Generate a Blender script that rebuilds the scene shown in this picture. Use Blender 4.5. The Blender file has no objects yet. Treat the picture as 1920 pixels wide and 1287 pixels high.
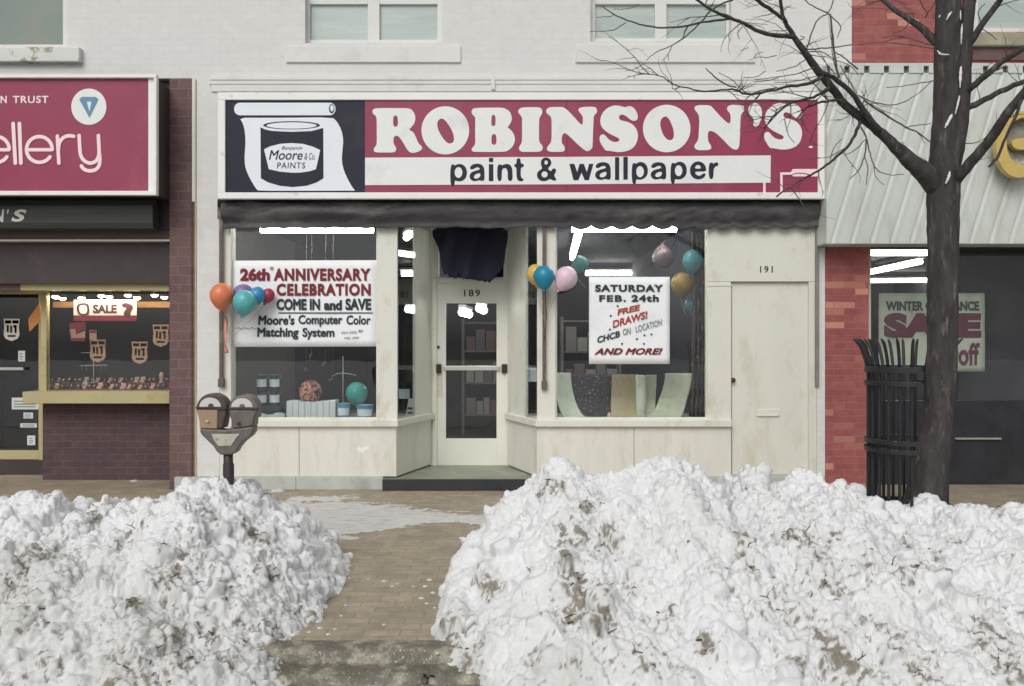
import bpy, math, random
import numpy as np
from mathutils import Vector, Matrix

random.seed(11)
rng = np.random.default_rng(11)
S = bpy.context.scene
COL = S.collection
rad = math.radians

# ---------------------------------------------------------------- camera
# facade plane is Y = 0, pavement level Z = 0, camera 9 m out in the street
F, D, E, CX, CY = 1575.0, 9.0, 1.569, 960.0, 643.5
cam = bpy.data.cameras.new('camera')
cam.sensor_width = 36.0
cam.lens = 36.0 * F / 1920.0
cam.clip_start = 0.05
cam.clip_end = 500.0
cam_o = bpy.data.objects.new('camera', cam)
COL.objects.link(cam_o)
cam_o.location = (0, -D, E)
cam_o.rotation_euler = (rad(90), 0, 0)
S.camera = cam_o

# ---------------------------------------------------------------- world, sun, exposure
SUN_EL, SUN_AZ = rad(42), rad(198)          # overcast noon, soft light from the street side
w = bpy.data.worlds.new('World')
S.world = w
w.use_nodes = True
nt = w.node_tree
bg = nt.nodes['Background']
sky = nt.nodes.new('ShaderNodeTexSky')
sky.sky_type = 'NISHITA'
sky.sun_disc = False
sky.sun_elevation = SUN_EL
sky.sun_rotation = SUN_AZ
sky.air_density = 1.0
sky.dust_density = 4.0
hsv = nt.nodes.new('ShaderNodeHueSaturation')
hsv.inputs['Saturation'].default_value = 0.14
nt.links.new(sky.outputs[0], hsv.inputs['Color'])
nt.links.new(hsv.outputs[0], bg.inputs[0])
bg.inputs[1].default_value = 0.09
sun = bpy.data.lights.new('sun', 'SUN')
sun.energy = 1.1
sun.angle = rad(35)
sun.color = (1.0, 0.955, 0.89)
sun_o = bpy.data.objects.new('sun', sun)
COL.objects.link(sun_o)
sun_o.location = (-6, -14, 16)
sdir = Vector((math.sin(SUN_AZ) * math.cos(SUN_EL), math.cos(SUN_AZ) * math.cos(SUN_EL), math.sin(SUN_EL)))
sun_o.rotation_euler = sdir.to_track_quat('Z', 'Y').to_euler()
S.view_settings.view_transform = 'Standard'
S.view_settings.look = 'None'
S.view_settings.exposure = 0.02
S.view_settings.gamma = 1.0
S.view_settings.use_curve_mapping = False
S.cycles.max_bounces = 8
S.cycles.transparent_max_bounces = 12
S.cycles.use_denoising = True


def X(px, Y=0.0):
    return (px - CX) * (D + Y) / F


def Z(py, Y=0.0):
    return E - (py - CY) * (D + Y) / F


def lin(r, g, b, k=1.0):
    def f(c):
        c /= 255.0
        return c / 12.92 if c <= 0.04045 else ((c + 0.055) / 1.055) ** 2.4
    return (f(r) * k, f(g) * k, f(b) * k, 1.0)


# ---------------------------------------------------------------- materials
def _nodes(name):
    m = bpy.data.materials.new(name)
    m.use_nodes = True
    t = m.node_tree
    return m, t, t.nodes['Principled BSDF']


def _noise(t, scale, detail=4, rough=0.6, vec=None):
    n = t.nodes.new('ShaderNodeTexNoise')
    n.inputs['Scale'].default_value = scale
    n.inputs['Detail'].default_value = detail
    n.inputs['Roughness'].default_value = rough
    if vec is not None:
        t.links.new(vec, n.inputs['Vector'])
    return n


def _ramp(t, fac, a, b, ca=(0, 0, 0, 1), cb=(1, 1, 1, 1)):
    r = t.nodes.new('ShaderNodeValToRGB')
    r.color_ramp.elements[0].position = a
    r.color_ramp.elements[1].position = b
    r.color_ramp.elements[0].color = ca
    r.color_ramp.elements[1].color = cb
    t.links.new(fac, r.inputs[0])
    return r


def _mix(t, fac, a, b, mode='MIX'):
    m = t.nodes.new('ShaderNodeMix')
    m.data_type = 'RGBA'
    m.blend_type = mode
    for s, v in ((m.inputs[0], fac), (m.inputs[6], a), (m.inputs[7], b)):
        if hasattr(v, 'links'):
            t.links.new(v, s)
        else:
            s.default_value = v
    return m.outputs[2]


def M(name, col, rough=0.6, var=0.12, scale=3.0, bump=0.15, bscale=60.0, metal=0.0, spec=0.4,
      stain=None, stain_scale=1.5, stain_lo=0.55, stain_hi=0.75, stretch=(1, 1, 1), spots=None, spot_scale=30,
      spot_lo=0.66, coat=0.0):
    """painted / plain surface with tone variation, stains, specks and fine relief"""
    m, t, p = _nodes(name)
    geo = t.nodes.new('ShaderNodeNewGeometry')
    mp = t.nodes.new('ShaderNodeMapping')
    mp.inputs['Scale'].default_value = stretch
    t.links.new(geo.outputs['Position'], mp.inputs[0])
    vec = mp.outputs[0]
    c = Vector(col[:3])
    lo = tuple(c * (1 - var)) + (1,)
    hi = tuple(min(x, 0.95) for x in c * (1 + var)) + (1,)
    n1 = _noise(t, scale, 5, 0.65, vec)
    out = _ramp(t, n1.outputs[0], 0.3, 0.7, lo, hi).outputs[0]
    if stain is not None:
        n2 = _noise(t, stain_scale, 6, 0.7, vec)
        f = _ramp(t, n2.outputs[0], stain_lo, stain_hi)
        out = _mix(t, f.outputs[0], out, stain)
    if spots is not None:
        n3 = _noise(t, spot_scale, 3, 0.6, vec)
        f = _ramp(t, n3.outputs[0], spot_lo, spot_lo + 0.06)
        out = _mix(t, f.outputs[0], out, spots)
    t.links.new(out, p.inputs['Base Color'])
    p.inputs['Roughness'].default_value = rough
    p.inputs['Metallic'].default_value = metal
    p.inputs['Specular IOR Level'].default_value = spec
    if coat:
        p.inputs['Coat Weight'].default_value = coat
        p.inputs['Coat Roughness'].default_value = 0.1
    if bump:
        nb = _noise(t, bscale, 3, 0.6, vec)
        b = t.nodes.new('ShaderNodeBump')
        b.inputs['Strength'].default_value = bump
        b.inputs['Distance'].default_value = 0.01
        t.links.new(nb.outputs[0], b.inputs['Height'])
        t.links.new(b.outputs[0], p.inputs['Normal'])
    return m


def BRICK(name, c1, c2, mortar, bw=0.215, bh=0.07, msize=0.006, rough=0.8, bump=0.5, flat=False, var=0.25,
          stain=None, stain_lo=0.55, stain_hi=0.8, stain_scale=1.3, odd=None, odd_lo=0.62, bias=0.0):
    m, t, p = _nodes(name)
    geo = t.nodes.new('ShaderNodeNewGeometry')
    sep = t.nodes.new('ShaderNodeSeparateXYZ')
    t.links.new(geo.outputs['Position'], sep.inputs[0])
    com = t.nodes.new('ShaderNodeCombineXYZ')
    if flat:
        t.links.new(sep.outputs[0], com.inputs[0])
        t.links.new(sep.outputs[1], com.inputs[1])
    else:
        ad = t.nodes.new('ShaderNodeMath')
        ad.operation = 'ADD'
        t.links.new(sep.outputs[0], ad.inputs[0])
        t.links.new(sep.outputs[1], ad.inputs[1])
        t.links.new(ad.outputs[0], com.inputs[0])
        t.links.new(sep.outputs[2], com.inputs[1])
    warp = _noise(t, 4.0, 3, 0.6, geo.outputs['Position'])
    wv = t.nodes.new('ShaderNodeVectorMath')
    wv.operation = 'MULTIPLY_ADD'
    t.links.new(warp.outputs[1], wv.inputs[0])
    wv.inputs[1].default_value = (0.008, 0.008, 0)
    t.links.new(com.outputs[0], wv.inputs[2])
    br = t.nodes.new('ShaderNodeTexBrick')
    br.inputs['Scale'].default_value = 1.0
    br.inputs['Brick Width'].default_value = bw
    br.inputs['Row Height'].default_value = bh
    br.inputs['Mortar Size'].default_value = msize
    br.inputs['Mortar Smooth'].default_value = 0.3
    br.inputs['Bias'].default_value = bias
    br.inputs['Color1'].default_value = c1
    br.inputs['Color2'].default_value = c2
    br.inputs['Mortar'].default_value = mortar
    t.links.new(wv.outputs[0], br.inputs['Vector'])
    n1 = _noise(t, 7.0, 6, 0.7, geo.outputs['Position'])
    g = _ramp(t, n1.outputs[0], 0.25, 0.75, (1 - var, 1 - var, 1 - var, 1), (1 + var, 1 + var, 1 + var, 1))
    out = _mix(t, 1.0, br.outputs[0], g.outputs[0], 'MULTIPLY')
    if stain is not None:
        n2 = _noise(t, stain_scale, 6, 0.7, geo.outputs['Position'])
        f = _ramp(t, n2.outputs[0], stain_lo, stain_hi)
        out = _mix(t, f.outputs[0], out, stain)
    if odd is not None:
        # single odd coloured bricks
        br2 = t.nodes.new('ShaderNodeTexBrick')
        for k in ('Scale', 'Brick Width', 'Row Height'):
            br2.inputs[k].default_value = br.inputs[k].default_value
        br2.inputs['Mortar Size'].default_value = msize
        br2.inputs['Bias'].default_value = -0.72
        br2.inputs['Color1'].default_value = (0, 0, 0, 1)
        br2.inputs['Color2'].default_value = (1, 1, 1, 1)
        br2.inputs['Mortar'].default_value = (0, 0, 0, 1)
        t.links.new(wv.outputs[0], br2.inputs['Vector'])
        f = _ramp(t, br2.outputs[0], 0.1, 0.25)
        out = _mix(t, f.outputs[0], out, odd)
    t.links.new(out, p.inputs['Base Color'])
    p.inputs['Roughness'].default_value = rough
    p.inputs['Specular IOR Level'].default_value = 0.3
    b = t.nodes.new('ShaderNodeBump')
    b.inputs['Strength'].default_value = bump
    b.inputs['Distance'].default_value = 0.006
    inv = t.nodes.new('ShaderNodeMath')
    inv.operation = 'SUBTRACT'
    inv.inputs[0].default_value = 1.0
    t.links.new(br.outputs['Fac'], inv.inputs[1])
    nb = _noise(t, 45, 4, 0.7, geo.outputs['Position'])
    ad2 = t.nodes.new('ShaderNodeMath')
    ad2.operation = 'MULTIPLY_ADD'
    t.links.new(nb.outputs[0], ad2.inputs[0])
    ad2.inputs[1].default_value = 0.5
    t.links.new(inv.outputs[0], ad2.inputs[2])
    t.links.new(ad2.outputs[0], b.inputs['Height'])
    t.links.new(b.outputs[0], p.inputs['Normal'])
    return m


def GLASS(name, haze=0.03, tint=(0.9, 0.93, 0.95, 1), hazecol=(0.5, 0.5, 0.52, 1)):
    m, t, p = _nodes(name)
    t.nodes.remove(p)
    out = t.nodes['Material Output']
    tr = t.nodes.new('ShaderNodeBsdfTransparent')
    tr.inputs[0].default_value = tint
    gl = t.nodes.new('ShaderNodeBsdfGlossy')
    gl.inputs['Roughness'].default_value = 0.015
    gl.inputs['Color'].default_value = (1, 1, 1, 1)
    lw = t.nodes.new('ShaderNodeLayerWeight')
    lw.inputs['Blend'].default_value = 0.5
    pw5 = t.nodes.new('ShaderNodeMath'); pw5.operation = 'POWER'; pw5.inputs[1].default_value = 5.0
    t.links.new(lw.outputs['Facing'], pw5.inputs[0])
    fr = t.nodes.new('ShaderNodeMath'); fr.operation = 'MULTIPLY_ADD'; fr.inputs[1].default_value = .94; fr.inputs[2].default_value = .035
    t.links.new(pw5.outputs[0], fr.inputs[0])
    geo = t.nodes.new('ShaderNodeNewGeometry')
    n = _noise(t, 1.2, 3, 0.5, geo.outputs['Position'])
    b = t.nodes.new('ShaderNodeBump')
    b.inputs['Strength'].default_value = 0.05
    b.inputs['Distance'].default_value = 0.02
    t.links.new(n.outputs[0], b.inputs['Height'])
    t.links.new(b.outputs[0], gl.inputs['Normal'])
    mx = t.nodes.new('ShaderNodeMixShader')
    t.links.new(fr.outputs[0], mx.inputs[0])
    t.links.new(tr.outputs[0], mx.inputs[1])
    t.links.new(gl.outputs[0], mx.inputs[2])
    df = t.nodes.new('ShaderNodeBsdfDiffuse')
    df.inputs[0].default_value = hazecol
    n2 = _noise(t, 3.0, 5, 0.65, geo.outputs['Position'])
    r = _ramp(t, n2.outputs[0], 0.25, 0.8, (haze * 0.4,) * 3 + (1,), (haze * 1.8,) * 3 + (1,))
    mx2 = t.nodes.new('ShaderNodeMixShader')
    t.links.new(r.outputs[0], mx2.inputs[0])
    t.links.new(mx.outputs[0], mx2.inputs[1])
    t.links.new(df.outputs[0], mx2.inputs[2])
    t.links.new(mx2.outputs[0], out.inputs[0])
    return m


def EMIT(name, col, strength):
    m, t, p = _nodes(name)
    p.inputs['Base Color'].default_value = col
    p.inputs['Emission Color'].default_value = col
    p.inputs['Emission Strength'].default_value = strength
    return m


# ---------------------------------------------------------------- mesh helpers
class MB:
    def __init__(self):
        self.v, self.f = [], []

    def add(self, v, f):
        o = len(self.v)
        self.v += [tuple(p) for p in v]
        self.f += [tuple(i + o for i in q) for q in f]
        return self

    def box(self, x0, x1, y0, y1, z0, z1):
        x0, x1 = min(x0, x1), max(x0, x1)
        y0, y1 = min(y0, y1), max(y0, y1)
        z0, z1 = min(z0, z1), max(z0, z1)
        v = [(x0, y0, z0), (x1, y0, z0), (x1, y1, z0), (x0, y1, z0),
             (x0, y0, z1), (x1, y0, z1), (x1, y1, z1), (x0, y1, z1)]
        f = [(0, 3, 2, 1), (4, 5, 6, 7), (0, 1, 5, 4), (1, 2, 6, 5), (2, 3, 7, 6), (3, 0, 4, 7)]
        return self.add(v, f)

    def pbox(self, px0, px1, py0, py1, Y, y1):
        """box whose front face (at depth Y) spans these picture coordinates"""
        return self.box(X(px0, Y), X(px1, Y), Y, y1, Z(py1, Y), Z(py0, Y))

    def prism(self, poly, y0, y1):
        """(x, z) outline, counter-clockwise seen from the street, extruded y0..y1"""
        a = sum(poly[i][0] * poly[(i + 1) % len(poly)][1] - poly[(i + 1) % len(poly)][0] * poly[i][1] for i in range(len(poly)))
        if a < 0:
            poly = poly[::-1]
        n = len(poly)
        v = [(x, y0, z) for x, z in poly] + [(x, y1, z) for x, z in poly]
        f = [tuple(range(n)), tuple(range(2 * n - 1, n - 1, -1))]
        f += [(i, i + n, (i + 1) % n + n, (i + 1) % n) for i in range(n)]
        return self.add(v, f)

    def plan(self, poly, z0, z1):
        """(x, y) outline extruded in z"""
        a = sum(poly[i][0] * poly[(i + 1) % len(poly)][1] - poly[(i + 1) % len(poly)][0] * poly[i][1] for i in range(len(poly)))
        if a < 0:
            poly = poly[::-1]
        n = len(poly)
        v = [(x, y, z0) for x, y in poly] + [(x, y, z1) for x, y in poly]
        f = [tuple(range(n - 1, -1, -1)), tuple(range(n, 2 * n))]
        f += [(i, (i + 1) % n, (i + 1) % n + n, i + n) for i in range(n)]
        return self.add(v, f)

    def tube(self, pts, radii, n=8, caps=True, flat=None, wob=0.0):
        pts = [Vector(p) for p in pts]
        if not hasattr(radii, '__len__'):
            radii = [radii] * len(pts)
        up = Vector((0.13, 1.0, 0.21)).normalized()
        rings = []
        for i, p in enumerate(pts):
            d = (pts[min(i + 1, len(pts) - 1)] - pts[max(i - 1, 0)])
            if d.length < 1e-9:
                d = Vector((0, 0, 1))
            d.normalize()
            a = d.cross(up)
            if a.length < 1e-4:
                a = d.cross(Vector((1, 0, 0)))
            a.normalize()
            b = a.cross(d)
            r = radii[i]
            ring = []
            for k in range(n):
                th = 2 * math.pi * k / n
                rr = r * (1 + (random.uniform(-wob, wob) if wob else 0))
                ring.append(p + a * math.cos(th) * rr + b * math.sin(th) * rr * (flat or 1))
            rings.append(ring)
        v = [q for r in rings for q in r]
        f = []
        for i in range(len(pts) - 1):
            for k in range(n):
                k2 = (k + 1) % n
                f.append((i * n + k, i * n + k2, (i + 1) * n + k2, (i + 1) * n + k))
        if caps:
            f.append(tuple(range(n - 1, -1, -1)))
            f.append(tuple((len(pts) - 1) * n + k for k in range(n)))
        return self.add(v, f)

    def lathe(self, prof, c=(0, 0, 0), n=20, rot=None):
        """profile of (radius, z)"""
        v, f = [], []
        for r, z in prof:
            for k in range(n):
                th = 2 * math.pi * k / n
                q = Vector((r * math.cos(th), r * math.sin(th), z))
                if rot is not None:
                    q = rot @ q
                v.append(q + Vector(c))
        for i in range(len(prof) - 1):
            for k in range(n):
                k2 = (k + 1) % n
                f.append((i * n + k, i * n + k2, (i + 1) * n + k2, (i + 1) * n + k))
        f.append(tuple(range(n - 1, -1, -1)))
        f.append(tuple((len(prof) - 1) * n + k for k in range(n)))
        return self.add(v, f)

    def grid(self, pts):
        """rows of points"""
        r, c = len(pts), len(pts[0])
        v = [q for row in pts for q in row]
        f = [(i * c + j, i * c + j + 1, (i + 1) * c + j + 1, (i + 1) * c + j) for i in range(r - 1) for j in range(c - 1)]
        return self.add(v, f)


ORG = {}


def tag(o, label=None, cat=None, group=None, kind=None):
    for k, v in (('label', label), ('category', cat), ('group', group), ('kind', kind)):
        if v:
            o[k] = v
    return o


def thing(name, label, cat, loc, group=None):
    o = bpy.data.objects.new(name, None)
    o.empty_display_size = 0.1
    COL.objects.link(o)
    o.location = loc
    ORG[o.name] = Vector(loc)
    return tag(o, label, cat, group)


def mk(name, mb, mat, parent=None, label=None, cat=None, group=None, kind=None, smooth=False, bevel=0.0, solid=0.0, seg=2):
    v = np.array(mb.v, dtype=np.float64).reshape(-1, 3)
    if parent is not None:
        org = ORG[parent.name]
    else:
        org = Vector(((v[:, 0].min() + v[:, 0].max()) / 2, (v[:, 1].min() + v[:, 1].max()) / 2, v[:, 2].min()))
    v = v - np.array(org)
    me = bpy.data.meshes.new(name)
    me.from_pydata(v.tolist(), [], mb.f)
    me.materials.append(mat)
    if smooth:
        me.polygons.foreach_set('use_smooth', [True] * len(me.polygons))
    me.update()
    o = bpy.data.objects.new(name, me)
    COL.objects.link(o)
    if parent is not None:
        o.parent = parent
    else:
        o.location = org
    ORG[o.name] = org
    if solid:
        md = o.modifiers.new('thickness', 'SOLIDIFY')
        md.thickness = solid
        md.offset = 0
    if bevel:
        md = o.modifiers.new('edges', 'BEVEL')
        md.width = bevel
        md.segments = seg
        md.limit_method = 'ANGLE'
        md.angle_limit = rad(40)
    return tag(o, label, cat, group, kind)


def _eval_curve(cu):
    o = bpy.data.objects.new('outline', cu)
    COL.objects.link(o)
    dg = bpy.context.evaluated_depsgraph_get()
    me = bpy.data.meshes.new_from_object(o.evaluated_get(dg))
    n = len(me.vertices)
    co = np.zeros(n * 3)
    me.vertices.foreach_get('co', co)
    fs = [tuple(p.vertices) for p in me.polygons]
    bpy.data.objects.remove(o)
    bpy.data.curves.remove(cu)
    bpy.data.meshes.remove(me)
    return co.reshape(-1, 3), fs


def chaikin(p, it=2):
    for _ in range(it):
        q = []
        for i in range(len(p)):
            a, b = p[i], p[(i + 1) % len(p)]
            q.append((a[0] * .75 + b[0] * .25, a[1] * .75 + b[1] * .25))
            q.append((a[0] * .25 + b[0] * .75, a[1] * .25 + b[1] * .75))
        p = q
    return p


def filled(polys, y, ext=0.001):
    """closed (x, z) outlines, holes by nesting, as a thin plate in front of depth y"""
    cu = bpy.data.curves.new('outline', 'CURVE')
    cu.dimensions = '2D'
    cu.fill_mode = 'BOTH'
    cu.extrude = ext
    for p in polys:
        s = cu.splines.new('POLY')
        s.points.add(len(p) - 1)
        for i, q in enumerate(p):
            s.points[i].co = (q[0], q[1], 0, 1)
        s.use_cyclic_u = True
    co, fs = _eval_curve(cu)
    m = MB()
    m.add([(c[0], y - ext - c[2], c[1]) for c in co], fs)
    return m


def pfilled(polys, Y, ext=0.001, smooth=2):
    return filled([[(X(a, Y), Z(b, Y)) for a, b in (chaikin(p, smooth) if smooth else p)] for p in polys], Y, ext)


def text(s, px0, px1, py0, py1, Y, bold=0.0, shear=0.0, rot=0.0, ext=0.0008, spacing=1.0):
    """words fitted to a picture box (py1 = bottom) at depth Y"""
    cu = bpy.data.curves.new('words', 'FONT')
    cu.body = s
    cu.extrude = ext
    cu.bevel_depth = bold
    cu.bevel_resolution = 0
    cu.shear = shear
    cu.space_character = spacing
    cu.resolution_u = 4
    co, fs = _eval_curve(cu)
    x0, x1 = X(px0, Y), X(px1, Y)
    z0, z1 = Z(py1, Y), Z(py0, Y)
    a, b = co.min(0), co.max(0)
    xs = x0 + (co[:, 0] - a[0]) / (b[0] - a[0]) * (x1 - x0)
    zs = z0 + (co[:, 1] - a[1]) / (b[1] - a[1]) * (z1 - z0)
    if rot:
        cx, cz = (x0 + x1) / 2, (z0 + z1) / 2
        c, sn = math.cos(rot), math.sin(rot)
        xs, zs = cx + (xs - cx) * c - (zs - cz) * sn, cz + (xs - cx) * sn + (zs - cz) * c
    m = MB()
    zm = max(1e-6, abs(co[:, 2]).max())
    m.add([(xs[i], Y - ext * (1 + co[i, 2] / zm), zs[i]) for i in range(len(co))], fs)
    return m


def join(*ms):
    r = MB()
    for m in ms:
        r.add(m.v, m.f)
    return r


def ell(cx, cy, rx, ry, n=40, ang=0.0):
    o = []
    for k in range(n):
        t = 2 * math.pi * k / n
        a, b = rx * math.cos(t), ry * math.sin(t)
        o.append((cx + a * math.cos(ang) - b * math.sin(ang), cy + a * math.sin(ang) + b * math.cos(ang)))
    return o


def rrect(x0, x1, y0, y1, r, n=6):
    o = []
    for cx, cy, a0 in ((x1 - r, y1 - r, 0), (x0 + r, y1 - r, 90), (x0 + r, y0 + r, 180), (x1 - r, y0 + r, 270)):
        for k in range(n + 1):
            a = rad(a0 + 90 * k / n)
            o.append((cx + r * math.cos(a), cy + r * math.sin(a)))
    return o


def wall(mb, x0, x1, z0, z1, y0, y1, holes):
    """slab with rectangular openings (x0, x1, z0, z1)"""
    xs = sorted({x0, x1, *[min(max(h[i], x0), x1) for h in holes for i in (0, 1)]})
    zs = sorted({z0, z1, *[min(max(h[i], z0), z1) for h in holes for i in (2, 3)]})
    for i in range(len(xs) - 1):
        run = None
        for j in range(len(zs) - 1):
            cx, cz = (xs[i] + xs[i + 1]) / 2, (zs[j] + zs[j + 1]) / 2
            hit = any(h[0] < cx < h[1] and h[2] < cz < h[3] for h in holes)
            if hit:
                if run is not None:
                    mb.box(xs[i], xs[i + 1], y0, y1, run, zs[j])
                run = None
            elif run is None:
                run = zs[j]
        if run is not None:
            mb.box(xs[i], xs[i + 1], y0, y1, run, zs[-1])
    return mb


def smooth_path(pts, k=4):
    """Catmull-Rom through rows of numbers"""
    P = [np.array(p, float) for p in pts]
    P = [2 * P[0] - P[1]] + P + [2 * P[-1] - P[-2]]
    o = []
    for i in range(1, len(P) - 2):
        for j in range(k):
            t = j / k
            a, b, c, d = P[i - 1], P[i], P[i + 1], P[i + 2]
            o.append(0.5 * (2 * b + (c - a) * t + (2 * a - 5 * b + 4 * c - d) * t * t + (3 * b - a - 3 * c + d) * t ** 3))
    o.append(P[-2])
    return o


def vnoise(x, y, scale, seed=0):
    """smooth value noise on numpy arrays, 0..1"""
    x, y = np.asarray(x) * scale + seed * 17.3 + 1000, np.asarray(y) * scale + seed * 9.1 + 1000
    xi, yi = np.floor(x).astype(np.int64), np.floor(y).astype(np.int64)
    fx, fy = x - xi, y - yi
    fx, fy = fx * fx * (3 - 2 * fx), fy * fy * (3 - 2 * fy)

    def h(a, b):
        n = (a * 374761393 + b * 668265263 + seed * 1442695041) & 0x7fffffff
        n = ((n ^ (n >> 13)) * 1274126177) & 0x7fffffff
        return ((n ^ (n >> 16)) & 0xffff) / 65535.0
    return (h(xi, yi) * (1 - fx) + h(xi + 1, yi) * fx) * (1 - fy) + (h(xi, yi + 1) * (1 - fx) + h(xi + 1, yi + 1) * fx) * fy


def fbm(x, y, scale, seed=0, octs=4):
    s, a, t = 0, 1.0, 0
    for k in range(octs):
        s = s + a * vnoise(x, y, scale * 2 ** k, seed + k)
        t += a
        a *= 0.5
    return s / t
# ---------------------------------------------------------------- palette
K = 1.22      # picture tone -> paint albedo
white_brick = BRICK('painted white brick', lin(205, 205, 204, K), lin(202, 202, 201, K), lin(200, 200, 199, K), msize=0.006,
                    bump=0.09, var=0.05, stain=lin(176, 175, 168, K), stain_lo=0.56, stain_hi=0.9, stain_scale=1.1, rough=0.75)
stucco_white = M('white painted trim', lin(205, 206, 204, K), 0.6, 0.04, 2.0, 0.25, 30, stain=lin(178, 177, 168, K),
                 stain_scale=2.2, stain_lo=0.55, stain_hi=0.85)
peeled = M('white sill paint peeling off stone', lin(200, 203, 200, K), 0.75, 0.05, 3, 0.4, 25, stain=lin(150, 143, 122, K),
           stain_scale=5.0, stain_lo=0.55, stain_hi=0.6)
cream = M('cream storefront paint', lin(205, 205, 196, K), 0.5, 0.04, 1.6, 0.12, 40, stain=lin(170, 162, 138, K),
          stain_scale=2.6, stain_lo=0.55, stain_hi=0.8, stretch=(1.5, 1.5, .7))
cream_low = M('grimy cream bulkhead paint', lin(205, 204, 196, K), 0.55, 0.05, 2.2, 0.16, 40, stain=lin(178, 172, 154, K),
              stain_scale=3.2, stain_lo=0.52, stain_hi=0.85, stretch=(2.2, 2.2, .5), spots=lin(150, 140, 120, K), spot_scale=38, spot_lo=.72)
joint_m = M('dark joint', lin(150, 146, 132, K), .7, .3, 20, 0)
cream_door = M('cream door paint with rust wear', lin(205, 205, 196, K), 0.45, 0.04, 1.5, 0.1, 30, stain=lin(170, 150, 112, K),
               stain_scale=2.4, stain_lo=0.62, stain_hi=0.8)
grey_stone = M('grey stone base course', lin(170, 173, 168, K), 0.8, 0.1, 5, 0.4, 50, stain=lin(130, 130, 122, K))
brown_brick = BRICK('dark brown brick', lin(96, 77, 78, K), lin(108, 86, 84, K), lin(116, 100, 98, K), bw=0.21, bh=0.1, msize=0.005,
                    bump=0.4, var=0.22, stain=lin(84, 68, 70, K), stain_lo=0.5, stain_hi=0.75)
shaded_brick = BRICK('purple brown brick with recess shade', lin(76, 60, 64, K), lin(84, 66, 69, K), lin(94, 80, 82, K), bw=0.21, bh=0.075, msize=0.004,
                   bump=0.3, var=0.2, stain=lin(66, 56, 62, K), stain_lo=0.45, stain_hi=0.75)  # brown brick in a darker tone, recess shade put into the colour
red_brick = BRICK('red brick', lin(150, 88, 84, K), lin(134, 78, 78, K), lin(146, 102, 96, K), bw=0.23, bh=0.072, msize=0.004,
                  bump=0.35, var=0.25, stain=lin(120, 66, 72, K), stain_lo=0.5, stain_hi=0.8, odd=lin(182, 128, 112, K))
dark_panel = M('dark brown fascia paint', lin(62, 54, 55, K), 0.45, 0.15, 2, 0.1, 30, stain=lin(80, 70, 68, K))
black_board = M('black board', lin(60, 61, 61, K), 0.4, 0.2, 2, 0.1, 20, stain=lin(82, 83, 82, K), stretch=(0.3, 1, 3))
yellow_paint = M('ochre yellow frame paint', lin(168, 159, 120, K), 0.5, 0.07, 3, 0.1, 30, stain=lin(144, 134, 98, K), stain_scale=4)
brown_trim = M('brown trim', lin(92, 72, 68, K), 0.5, 0.12, 3, 0.1, 30)
white_line = M('white enamel', lin(222, 222, 216, K), 0.35, 0.04, 4, 0.0)
steel = M('worn aluminium', lin(178, 178, 174, K), 0.35, 0.12, 6, 0.1, 60, metal=0.6)
dark_metal = M('dark bronze metal', lin(52, 48, 46, K), 0.4, 0.2, 6, 0.1, 60, metal=0.3)
iron = M('black painted iron', lin(38, 38, 42, K), 0.45, 0.25, 8, 0.2, 60)
glass = GLASS('shop window glass', 0.012)
upper_glass = M('upper window glass with painted sky reflection', lin(160, 172, 169, K), 0.06, 0.10, 1.6, 0.06, 3.0, spec=0.6, stain=lin(172, 182, 178, K),
                stain_scale=1.2, stain_lo=0.45, stain_hi=0.6, stretch=(0.5, 1, 4), coat=0.6)  # pale pane colour stands in for the reflected sky
green_glass = M('green tinted upper glass', lin(108, 122, 114, K), 0.08, 0.10, 2.0, 0.05, 3.0, spec=0.6, stain=lin(122, 118, 108, K), coat=0.5,
                stain_scale=2.0)
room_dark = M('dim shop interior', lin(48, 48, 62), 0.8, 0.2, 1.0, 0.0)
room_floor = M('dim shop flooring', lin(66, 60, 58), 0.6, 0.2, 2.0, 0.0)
tube_on = EMIT('lit fluorescent tube', (1.0, 0.97, 0.86, 1), 20.0)
lamp_warm = EMIT('lit warm display lamp', (1.0, 0.78, 0.5, 1), 60.0)

# ---------------------------------------------------------------- ground
asphalt = M('wet slushy asphalt', lin(112, 114, 106), 0.35, 0.25, 3, 0.5, 60, stain=lin(196, 198, 196), stain_scale=6, stain_lo=0.52, stain_hi=0.66,
            spots=lin(205, 206, 204), spot_scale=55, spot_lo=0.6)
paver = BRICK('sidewalk brick pavers', lin(174, 162, 143), lin(160, 149, 130), lin(142, 133, 117), bw=0.2, bh=0.1, msize=0.004, bump=0.5,
              flat=True, var=0.26, stain=lin(132, 124, 110), stain_lo=0.45, stain_hi=0.75, stain_scale=1.6, rough=0.55)
curb_mat = M('mossy wet kerb stone', lin(114, 110, 98), 0.55, 0.3, 9, 0.9, 40, stain=lin(176, 172, 156), stain_scale=9, stain_lo=0.5, stain_hi=0.66,
             spots=lin(188, 186, 176), spot_scale=60, spot_lo=0.62)
b = MB(); b.box(-60, 60, -70, -4.75, -0.6, -0.095)
mk('road', b, asphalt, kind='structure')
b = MB(); b.box(-60, 60, -4.60, 2.0, -0.6, 0.0)
mk('sidewalk', b, paver, kind='structure')


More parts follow.
